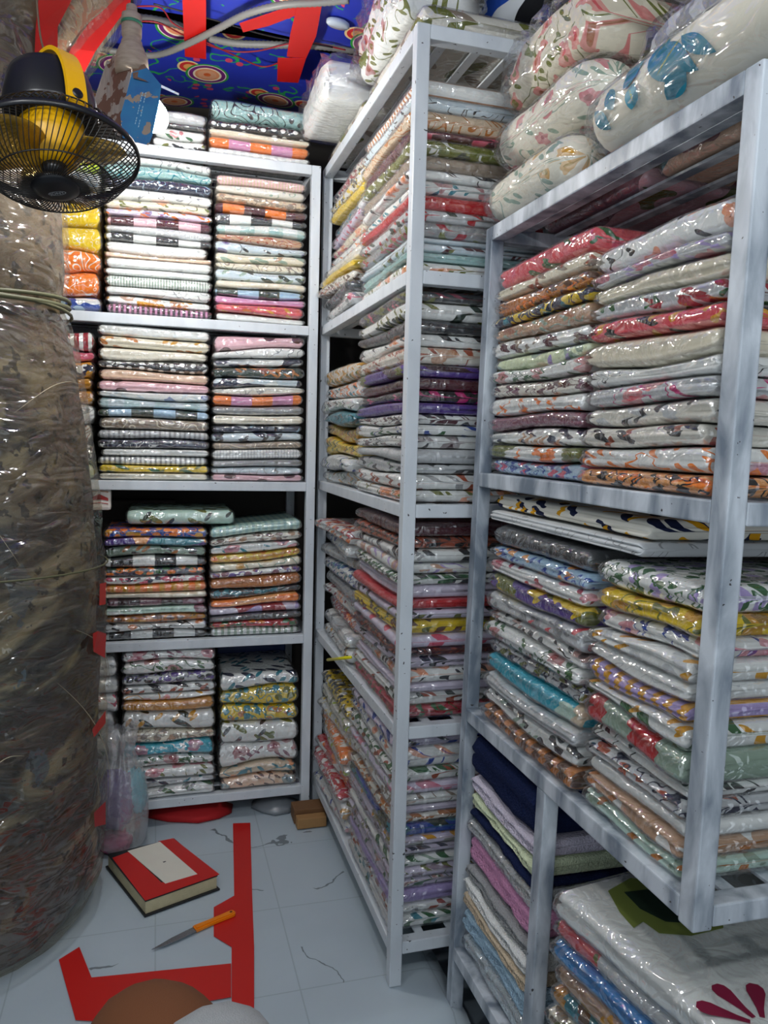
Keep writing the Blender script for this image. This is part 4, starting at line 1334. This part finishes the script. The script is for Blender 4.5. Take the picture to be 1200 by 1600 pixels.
# ------------------------------------------------------------------ fan
def fan():
    c = dist(84, 243, 1.15)
    vdir = (c-CAM).normalized()
    down = (-UP - vdir*(-UP).dot(vdir)).normalized()
    axis = (down*.85 - vdir*.52 + RIGHT*.06).normalized()      # the way it blows
    side = axis.cross(vdir).normalized()
    side = (RIGHT - axis*RIGHT.dot(axis)).normalized()
    oth = axis.cross(side)
    root = empty('hanging_fan', c); tag(root, 'small yellow and black fan hanging beside the wrapped column', 'fan')
    M = Matrix.Identity(4)
    for i in range(3): M[i][0] = side[i]; M[i][1] = oth[i]; M[i][2] = axis[i]
    blk = simple('fan_black', '17181C', .35); wirem = simple('fan_wire', '1E1C1A', .4); yel = simple('fan_yellow', 'E0A800', .4, var=.15, bscale=60)
    R = .121
    lathe('rim', [(R-.002, -.004), (R+.0015, -.0045), (R+.0025, 0), (R+.0015, .0045), (R-.002, .004), (R-.002, -.004)], blk, M, root, 64, False)
    def grille(nm, sign, hub_r, hub_z, n):
        vs_, fs = [], []
        def wire(pts, r=.0009, closed=False):
            k0 = len(vs_); prev = None; m_ = len(pts)
            for i, p in enumerate(pts):
                d = (pts[(i+1) % m_ if closed else min(i+1, m_-1)]-pts[i-1 if (closed or i) else 0]).normalized()
                a = d.orthogonal().normalized() if prev is None else (prev-d*prev.dot(d)).normalized(); prev = a; b = d.cross(a)
                for k in range(4):
                    t = PI/2*k; vs_.append(M @ (p+a*(math.cos(t)*r)+b*(math.sin(t)*r)))
            for i in range(m_ if closed else m_-1):
                i2 = (i+1) % m_
                for k in range(4): fs.append((k0+i*4+k, k0+i*4+(k+1) % 4, k0+i2*4+(k+1) % 4, k0+i2*4+k))
        for i in range(n):
            t = 2*PI*i/n
            pts = []
            for k in range(9):
                q = k/8; r = hub_r+(R-hub_r)*q
                z = sign*hub_z*(1-q**3.2)
                tw = .35*(1-q)*sign
                pts.append(Vector((r*math.cos(t+tw), r*math.sin(t+tw), z)))
            wire(pts)
        for q in (.55,):
            r = hub_r+(R-hub_r)*q; z = sign*hub_z*(1-q**3.2)
            wire([Vector((r*math.cos(2*PI*k/48), r*math.sin(2*PI*k/48), z)) for k in range(48)], .0012, True)
        o = mesh(nm, vs_, fs, wirem, parent=root); o['kind'] = 'stuff'
    grille('front_grille', 1, .034, .052, 84)
    grille('back_grille', -1, .05, .045, 60)
    hub = lathe('hub_cap', [(.002, .058), (.020, .058), (.030, .056), (.035, .052), (.034, .047)], blk, M, root, 40)
    lathe('motor_nose', [(.046, -.05), (.046, -.02), (.040, .0), (.032, .012), (.024, .018)], yel, M, root, 32)
    lathe('blade_hub', [(.018, .017), (.017, .028), (.010, .034), (.002, .035)], blk, M, root, 24)
    hous = lathe('motor_housing', [(.066, -.048), (.067, -.06), (.066, -.085), (.061, -.112), (.057, -.124), (.047, -.129), (.003, -.130)], blk, M, root, 40)
    for i in range(7):      # slots of the housing
        t = -.9+.16*i
        p = Vector((.0575*math.cos(t+PI/2+PI), .0575*math.sin(t+PI/2+PI), -.115))
        bm = bmesh.new(); bmesh.ops.create_cube(bm, size=1)
        for v in bm.verts: v.co = M @ (p+Vector((v.co.x*.004, v.co.y*.004, v.co.z*.016)))
        bmo('vent_slot', bm, simple('slot_black', '050506', .9), hous)
    bm_, t, bs = new_mat('smoky_blade')
    tr = t.n('BsdfTransparent', {'Color': (.75, .62, .35, 1)}).outputs[0]
    mx = t.n('MixShader', {0: .5, 1: tr, 2: bs.outputs[0]}).outputs[0]
    bs.inputs['Base Color'].default_value = lin('A88428'); bs.inputs['Roughness'].default_value = .25
    t.nt.links.new(mx, t.nt.nodes['Material Output'].inputs[0])
    for k in range(3):
        vs_, fs = [], []
        for i in range(9):
            q = i/8; r = .022+.083*q
            wd = .35+.32*math.sin(PI*min(1, q*.75+.1))
            for j in range(7):
                s = j/6-.5; t_ = 2*PI*k/3+s*2*wd+.5*q+1.9
                vs_.append(M @ Vector((r*math.cos(t_), r*math.sin(t_), .012+s*.03)))
        for i in range(8):
            for j in range(6): fs.append((i*7+j, i*7+j+1, (i+1)*7+j+1, (i+1)*7+j))
        o = mesh('blade', vs_, fs, bm_, parent=root)
        sol = o.modifiers.new('thickness', 'SOLIDIFY'); sol.thickness = .0015
    # carrying handle: a flat yellow strap arching over the housing
    HM = M @ Matrix.Rotation(.75, 4, 'Z')
    vs_, fs = [], []
    n = 28
    for i in range(n+1):
        t_ = PI*i/n
        x, z = .078*math.cos(t_), -.035-.120*math.sin(t_)**.75
        ca, sa = math.cos(t_), math.sin(t_)
        for (yy, k) in ((-.0145, 0), (.0145, 0), (.0145, 1), (-.0145, 1)):
            vs_.append(HM @ Vector((x+ca*.006*k, yy, z-sa*.006*k)))
    for i in range(n):
        for k in range(4): fs.append((i*4+k, i*4+(k+1) % 4, (i+1)*4+(k+1) % 4, (i+1)*4+k))
    fs += [(0, 1, 2, 3), (n*4+3, n*4+2, n*4+1, n*4)]
    hd = mesh('handle', vs_, fs, yel, parent=root, smooth=False)
    for sx in (-1, 1):
        lathe('handle_screw', [(.002, .004), (.0075, .004), (.008, 0), (.0075, -.004), (.002, -.004)], blk, HM @ Matrix.Translation((sx*.081, 0, -.052)) @ Matrix.Rotation(PI/2, 4, 'Y'), hd, 20)
    # logo printed on the hub cap: an oval with letters
    ringm = simple('logo_silver', 'A8ACB0', .4)
    MC = M @ Matrix.Translation((0, 0, .0584))
    vs_, fs = [], []
    for k in range(40):
        t_ = 2*PI*k/40
        for r in (1, .9): vs_.append(MC @ Vector((.013*r*math.cos(t_), -.004+.0052*r*math.sin(t_)*(1 if r == 1 else .95), 0)))
    for k in range(40):
        k2 = (k+1) % 40; fs.append((2*k, 2*k+1, 2*k2+1, 2*k2))
    mesh('logo_oval', vs_, fs, ringm, parent=hub, smooth=False)
    cu = bpy.data.curves.new('logo_text', 'FONT'); cu.body = 'JONY'; cu.size = .0085; cu.align_x = 'CENTER'; cu.align_y = 'CENTER'; cu.extrude = .0001
    tmp = bpy.data.objects.new('tmp', cu); col.objects.link(tmp)
    dg = bpy.context.evaluated_depsgraph_get(); me = bpy.data.meshes.new_from_object(tmp.evaluated_get(dg)); bpy.data.objects.remove(tmp)
    # the text must read the right way for somebody facing the fan
    vx = side if True else -side
    TM = Matrix.Identity(4)
    up_ = axis.cross(vx)
    for i in range(3): TM[i][0] = vx[i]; TM[i][1] = up_[i]; TM[i][2] = axis[i]
    off = Vector(axis)*.0586
    ctr = (MC @ Vector((0, -.004, 0))); ctr = ctr-axis*ctr.dot(axis)
    me.transform(Matrix.Translation(off+ctr) @ TM)
    me.materials.clear(); me.materials.append(ringm)
    o = bpy.data.objects.new('logo_text', me); col.objects.link(o); o.parent = hub
    # cord from which it hangs
    ht = M @ Vector((0, 0, -.162))
    tube('cord', [ht+Vector((0, 0, -.002)), ht+Vector((-.02, .05, .10)), Vector((-.05, .16, 2.27-c.z))], .0016, simple('hanging_cord', '5A4A3A', .7), root, 6)
fan()

# ------------------------------------------------------------------ things on the floor
def ftape(pxs, label, z=.001):
    o = prism('red_tape', [flo(x, y, z) for x, y in pxs], .0012, M_TAPE, None, Vector((0, 0, 1))); tag(o, label, 'tape'); return o
ftape([(364, 1287), (391, 1286), (394, 1400), (397, 1480), (397, 1576), (362, 1574), (362, 1480), (334, 1463), (334, 1418), (366, 1400)], 'long red tape on the floor running toward the back rack')
ftape([(92, 1500), (124, 1480), (143, 1528), (361, 1506), (361, 1558), (150, 1596), (118, 1594)], 'red tape on the floor turning a corner by the column foot')
# notebook
def notebook():
    root = empty('notebook', flo(255, 1375)); tag(root, 'thick old notebook with red taped cover lying on the floor', 'notebook')
    inv = -root.location
    H = .042
    up_ = Vector((0, 0, 1))
    top = [flo(168, 1334, H), flo(272, 1309, H), flo(340, 1367, H), flo(227, 1407, H)]
    ctr = sum(top, Vector())/4
    def ring(k, z, dx=0): return [Vector(((p-ctr)*k+ctr).xy.to_3d())+up_*z+inv-Vector((0, 0, inv.z))-Vector((0, 0, root.location.z)) for p in top]
    blackm = simple('book_black', '16181C', .5); pages = simple('book_pages', 'B8AE8C', .9, bump=.8, bscale=300, var=.2)
    prism('back_cover', ring(1.04, .0012), .004, blackm, root, up_)
    prism('page_block', ring(.985, .0055), H-.010, pages, root, up_)
    cov = prism('front_cover', ring(1.0, H-.0042), .0028, blackm, root, up_)
    # red tape border and the white label on the cover
    def q(u, v, z): 
        a = top[0]+(top[1]-top[0])*u; b = top[3]+(top[2]-top[3])*u
        p = a+(b-a)*v; return Vector((p.x, p.y, z))+inv
    z = H-.0012
    prism('red_cover_tape', [q(.02, .1, z), q(.28, .06, z), q(.33, .80, z), q(.79, .86, z), q(.80, .997, z), q(.0, .997, z)], .0007, M_TAPE, cov, up_)
    prism('red_cover_tape', [q(.76, -.01, z), q(.985, 0, z), q(1.03, .998, z), q(.8, .998, z)], .0007, M_TAPE, cov, up_)
    prism('paper_label', [q(.27, .04, z+.0001), q(.775, .01, z+.0001), q(.80, .86, z+.0001), q(.36, .84, z+.0001)], .0009, simple('label_paper', 'D8D6CA', .8, var=.08, bscale=100), cov, up_)
    prism('ink_mark', [q(.56, .44, z+.0011), q(.60, .44, z+.0011), q(.60, .455, z+.0011), q(.56, .46, z+.0011)], .0002, simple('ink', '2A2A30', .6), cov, up_)
notebook()
# knife
def knife():
    a, m_, b = flo(237, 1482, .008), flo(304, 1450, .010), flo(367, 1424, .010)
    root = empty('knife', flo(304, 1452)); tag(root, 'small kitchen knife with orange handle lying on the floor', 'knife'); inv = -root.location
    d = (m_-a).normalized(); n = Vector((-d.y, d.x, 0)).normalized()
    if n.y < 0: n = -n
    L = (m_-a).length
    up_ = Vector((0, 0, 1))
    steel = simple('blade_steel', '9AA0A6', .25, metal=.9)
    base = Vector((a.x, a.y, .004))+inv
    prism('blade', [base+d*0+n*.001, base+d*(L*.25)-n*.008, base+d*(L*.6)-n*.011, base+d*(L*1.02)-n*.010, base+d*(L*1.02)+n*.009, base+d*(L*.5)+n*.008], .0014, steel, root, up_)
    H2 = (b-m_).length
    dh = (b-m_).normalized(); nh = Vector((-dh.y, dh.x, 0))
    if nh.y < 0: nh = -nh
    mb = Vector((m_.x, m_.y, .001))+inv
    out = [(0, .010), (.15, .0095), (.4, .0085), (.7, .009), (.9, .010), (.97, .008), (1, .003)]
    loop = [mb+dh*(H2*s)+nh*wd for s, wd in out]+[mb+dh*(H2*s)-nh*wd for s, wd in out[::-1]]
    bm = bmesh.new()
    vv = [bm.verts.new(p) for p in loop]; f = bm.faces.new(vv)
    if f.normal.z > 0: pass
    ext = bmesh.ops.extrude_face_region(bm, geom=[f]); bmesh.ops.translate(bm, verts=[e for e in ext['geom'] if isinstance(e, bmesh.types.BMVert)], vec=(0, 0, .012))
    bmesh.ops.recalc_face_normals(bm, faces=bm.faces[:])
    bmesh.ops.bevel(bm, geom=[e for e in bm.edges if abs(e.verts[0].co.z-e.verts[1].co.z) < 1e-5], offset=.003, segments=2, affect='EDGES')
    h = bmo('handle', bm, simple('orange_plastic', 'E8820E', .35), root)
    lathe('hanging_hole', [(.001, .0001), (.0035, .0001), (.0035, .0004), (.001, .0004)], simple('hole_dark', '5A2A08', .8), Matrix.Translation(mb+dh*(H2*.9)+Vector((0, 0, .0122))), root, 14)
knife()
# wood blocks beside the back rack's post
wd1 = simple('old_wood', '9A7448', .8, bump=.4, bscale=50, var=.3)
def wood(px0, px1, py, y0, y1, z0, z1, label, m_):
    a, b = flo(px0, py, z0), flo(px1, py, z0)
    o = box('wood_block', (a.x, y0, z0), (b.x, y1, z1), m_, None, .003); o.rotation_euler.z = 0; tag(o, label, 'wood block', 'wood blocks by the rack post'); return o
wood(463, 511, 1293, 2.25, 2.283, .002, .034, 'short pale wood block lying in front of the darker one', wd1)
wood(458, 511, 1284, 2.287, 2.35, .002, .046, 'short dark wood block touching the back rack post', simple('dark_wood_block', '6A4A2C', .8, bump=.4, bscale=50, var=.3))
# red cloth and grey lid under the back rack
def blanket(name, px, label, mat, h, cat, seed, z=.003):
    pts = [flo(x, y, z) for x, y in px]
    c = sum(pts, Vector())/len(pts)
    vs_, fs = [Vector((c.x, c.y, z+h))], []
    n = len(pts); rings = 5
    for r in range(1, rings+1):
        k = r/rings
        for p in pts:
            q = c+(p-c)*k; q.z = z+h*(1-k**2.2)+.35*h*mnoise.noise(Vector((q.x*14+seed, q.y*20, 0)))*(1-k); q.z = max(q.z, z); vs_.append(q)
    for i in range(n): fs.append((0, 1+i, 1+(i+1) % n))
    for r in range(rings-1):
        for i in range(n):
            a = 1+r*n; fs.append((a+i, a+n+i, a+n+(i+1) % n, a+(i+1) % n))
    fs.append([1+(rings-1)*n+i for i in range(n)])
    o = mesh(name, vs_, fs, mat); tag(o, label, cat)
    bm = bmesh.new(); bm.from_mesh(o.data); bmesh.ops.recalc_face_normals(bm, faces=bm.faces[:]); bm.to_mesh(o.data); bm.free()
    return o
blanket('red_cloth', [(222, 1276), (262, 1284), (310, 1286), (342, 1279), (362, 1270), (364, 1256), (330, 1248), (280, 1250), (230, 1258)], 'crumpled red cloth on the floor under the back rack', simple('red_cloth', 'B0141A', .8), .035, 'cloth', 4)
blanket('grey_bowl', [(392, 1262), (410, 1270), (430, 1274), (452, 1270), (466, 1258), (466, 1250), (430, 1246), (395, 1250)], 'grey translucent plastic lid under the back rack beside post', simple('grey_lid', '7C8288', .3, coat=.5), .03, 'lid', 9)
# clear bag with purple and turquoise cloth beside the column
def bag():
    c = flo(196, 1318, .004)
    c = Vector((-.098, 2.262, .003))
    root = empty('plastic_bag', c); tag(root, 'cloudy plastic bag of purple and turquoise cloth beside wrapped column', 'bag')
    def blob(nm, cc, d, mat, seed, p=2.4, amp=.22):
        o = lump(nm, cc, d, mat, 'x', 'x', seed=seed, p=p, amp=amp, wr=.45, sub=(36, 24))
        for k in ('label', 'category'): del o[k]
        mwc = Vector(cc); o.parent = root; o.matrix_world = Matrix.Translation(mwc); o.location = mwc
        return o
    blob('purple_cloth', (-.018, -.005, .075), (.095, .085, .15), simple('purple_fleece', '4A2E78', .95, bump=.8, bscale=300), 3)
    blob('turquoise_cloth', (.042, .02, .10), (.05, .055, .12), simple('turquoise_fleece', '4FB4C8', .95, bump=.8, bscale=300), 6)
    blob('pink_cloth', (-.015, -.01, .004), (.075, .07, .05), simple('rose_cloth', 'B04A78', .9), 8)
    prof = [(0, .055), (.02, .066), (.08, .077), (.16, .079), (.21, .072), (.26, .052), (.29, .036), (.32, .042), (.345, .055), (.36, .04)]
    vs_, fs = [], []; seg = 48
    for i, (z, r) in enumerate(prof):
        for k in range(seg):
            t_ = 2*PI*k/seg
            pl = .14*mnoise.noise(Vector((math.cos(t_)*4, math.sin(t_)*4, z*2)))*(1+2.2*max(0, (z-.2)/.15))
            rr = r*(1+pl); vs_.append((rr*math.cos(t_), rr*math.sin(t_)*.9, z+.02*mnoise.noise(Vector((t_*2, 1, z)))*(z > .3)))
    for i in range(len(prof)-1):
        for k in range(seg):
            k2 = (k+1) % seg; fs.append((i*seg+k, i*seg+k2, (i+1)*seg+k2, (i+1)*seg+k))
    fs.append(list(range(seg))[::-1])
    o = mesh('film', vs_, fs, M_BAG, parent=root)
    s = o.modifiers.new('s', 'SUBSURF'); s.levels = 1; s.render_levels = 1
bag()

# ------------------------------------------------------------------ the seated person whose knee and lap show
def person():
    def skin(nm, pts, edges, mat, parent=None, root_i=0, lv=2):
        me = bpy.data.meshes.new(nm); me.from_pydata([p for p, _ in pts], edges, [])
        o = bpy.data.objects.new(nm, me); col.objects.link(o)
        o.modifiers.new('skin', 'SKIN').use_smooth_shade = True
        for i, (_, r) in enumerate(pts):
            me.skin_vertices[0].data[i].radius = (r, r) if not isinstance(r, tuple) else r
            me.skin_vertices[0].data[i].use_root = (i == root_i)
        ss = o.modifiers.new('sub', 'SUBSURF'); ss.levels = lv; ss.render_levels = lv
        me.materials.append(mat)
        if parent: o.parent = parent
        return o
    brown = simple('brown_trousers', '6E4122', .85, bump=.3, bscale=700)
    greyj = simple('grey_jersey', 'A2A6A8', .95, bump=.8, bscale=500, var=.12)
    kn = dist(212, 1586, .93)
    pts = [((.13, -.06, .42), .13), ((.045, .14, .43), .085), ((kn.x+.10, kn.y-.24, kn.z+.0), .080), ((kn.x+.025, kn.y-.05, kn.z+.005), .072), ((kn.x, kn.y, kn.z-.012), .064),
           ((kn.x-.01, kn.y-.05, kn.z-.14), .058), ((kn.x+.0, kn.y-.16, kn.z-.38), .048), ((kn.x+.01, kn.y-.17, GROUND+.06), .04),
           ((.24, .10, .42), .085), ((.30, .40, .40), .075), ((.33, .50, .36), .062), ((.33, .46, .10), .055), ((.33, .42, GROUND+.06), .042)]
    ed = [(0, 1), (1, 2), (2, 3), (3, 4), (4, 5), (5, 6), (6, 7), (0, 8), (8, 9), (9, 10), (10, 11), (11, 12)]
    body = skin('person', pts, ed, brown)
    tag(body, 'seated person in brown trousers and grey shirt, one knee raised', 'person')
    s0 = dist(338, 1694, .80)
    sp = [((.13, -.08, .50), .19), ((.12, .10, .46), .16), ((.10, .35, .47), .11), (tuple(s0), .088), ((s0.x-.02, s0.y+.05, s0.z-.012), .078), ((.12, -.16, .75), .17), ((.12, -.20, .95), .15)]
    skin('shirt', sp, [(0, 1), (1, 2), (2, 3), (3, 4), (0, 5), (5, 6)], greyj, body)
person()

# ------------------------------------------------------------------ unseen fill tube and bulbs, added around the camera to brighten the scene
def fill_tube(x, y, z, label, L=1.1, wd=FILL_TUBE_W, rot=0):
    root = empty('fill_tube', (x, y, z)); root.rotation_euler.z = rot
    tag(root, label, 'light')
    m_, t, bs = new_mat('fill_tube_glow')
    bs.inputs['Base Color'].default_value = (1, 1, 1, 1); bs.inputs['Emission Color'].default_value = (.93, .97, 1, 1); bs.inputs['Emission Strength'].default_value = wd
    tube('glass_tube', [(-L/2, 0, -.03), (0, 0, -.03), (L/2, 0, -.03)], .016, m_, root, 12, smooth_pts=False)
    box('batten', (-L/2-.03, -.02, 0), (L/2+.03, .02, .03), M_WHITE, root, .003)
    for sx in (-1, 1): box('end_socket', (sx*(L/2+.012)-.012, -.018, -.052), (sx*(L/2+.012)+.012, .018, 0), M_WHITE, root, .003)
fill_tube(-.15, -.35, 2.22, 'added fill tube light, out of view above and behind the camera', rot=.1)
def fill_bulb(x, y, z, label, wd):  # small unseen source added for crisp glints on the sleeves and extra fill
    root = empty('fill_bulb', (x, y, z)); tag(root, label, 'lamp')
    m_, t, bs = new_mat('fill_bulb_glow')
    bs.inputs['Base Color'].default_value = (1, 1, 1, 1); bs.inputs['Emission Color'].default_value = (.95, .98, 1, 1); bs.inputs['Emission Strength'].default_value = wd
    lathe('bulb_globe', [(.004, -.035), (.018, -.031), (.029, -.021), (.034, -.008), (.034, .006), (.029, .020), (.026, .027)], m_, None, root, 24)
    lathe('bulb_body', [(.026, .0275), (.026, .034), (.020, .06), (.014, .072), (.014, .10), (.004, .102)], simple('bulb_body', 'D8D4C8', .4), None, root, 20)
    tube('flex', [(0, 0, .10), (0, 0, 2.43-z)], .0025, BLKW, root, 6, smooth_pts=False)
fill_bulb(-.55, .60, 2.02, 'added fill bulb, out of view left of the camera', BULB_W*.62)
fill_bulb(.30, .05, 2.10, 'added fill bulb, out of view over the aisle above the camera', BULB_W*.54)
struct(box('ceiling', (-1.4, -1.2, 2.42), (1.9, .2, 2.46), M_WOODDARK))
print('packets', COUNT[0])
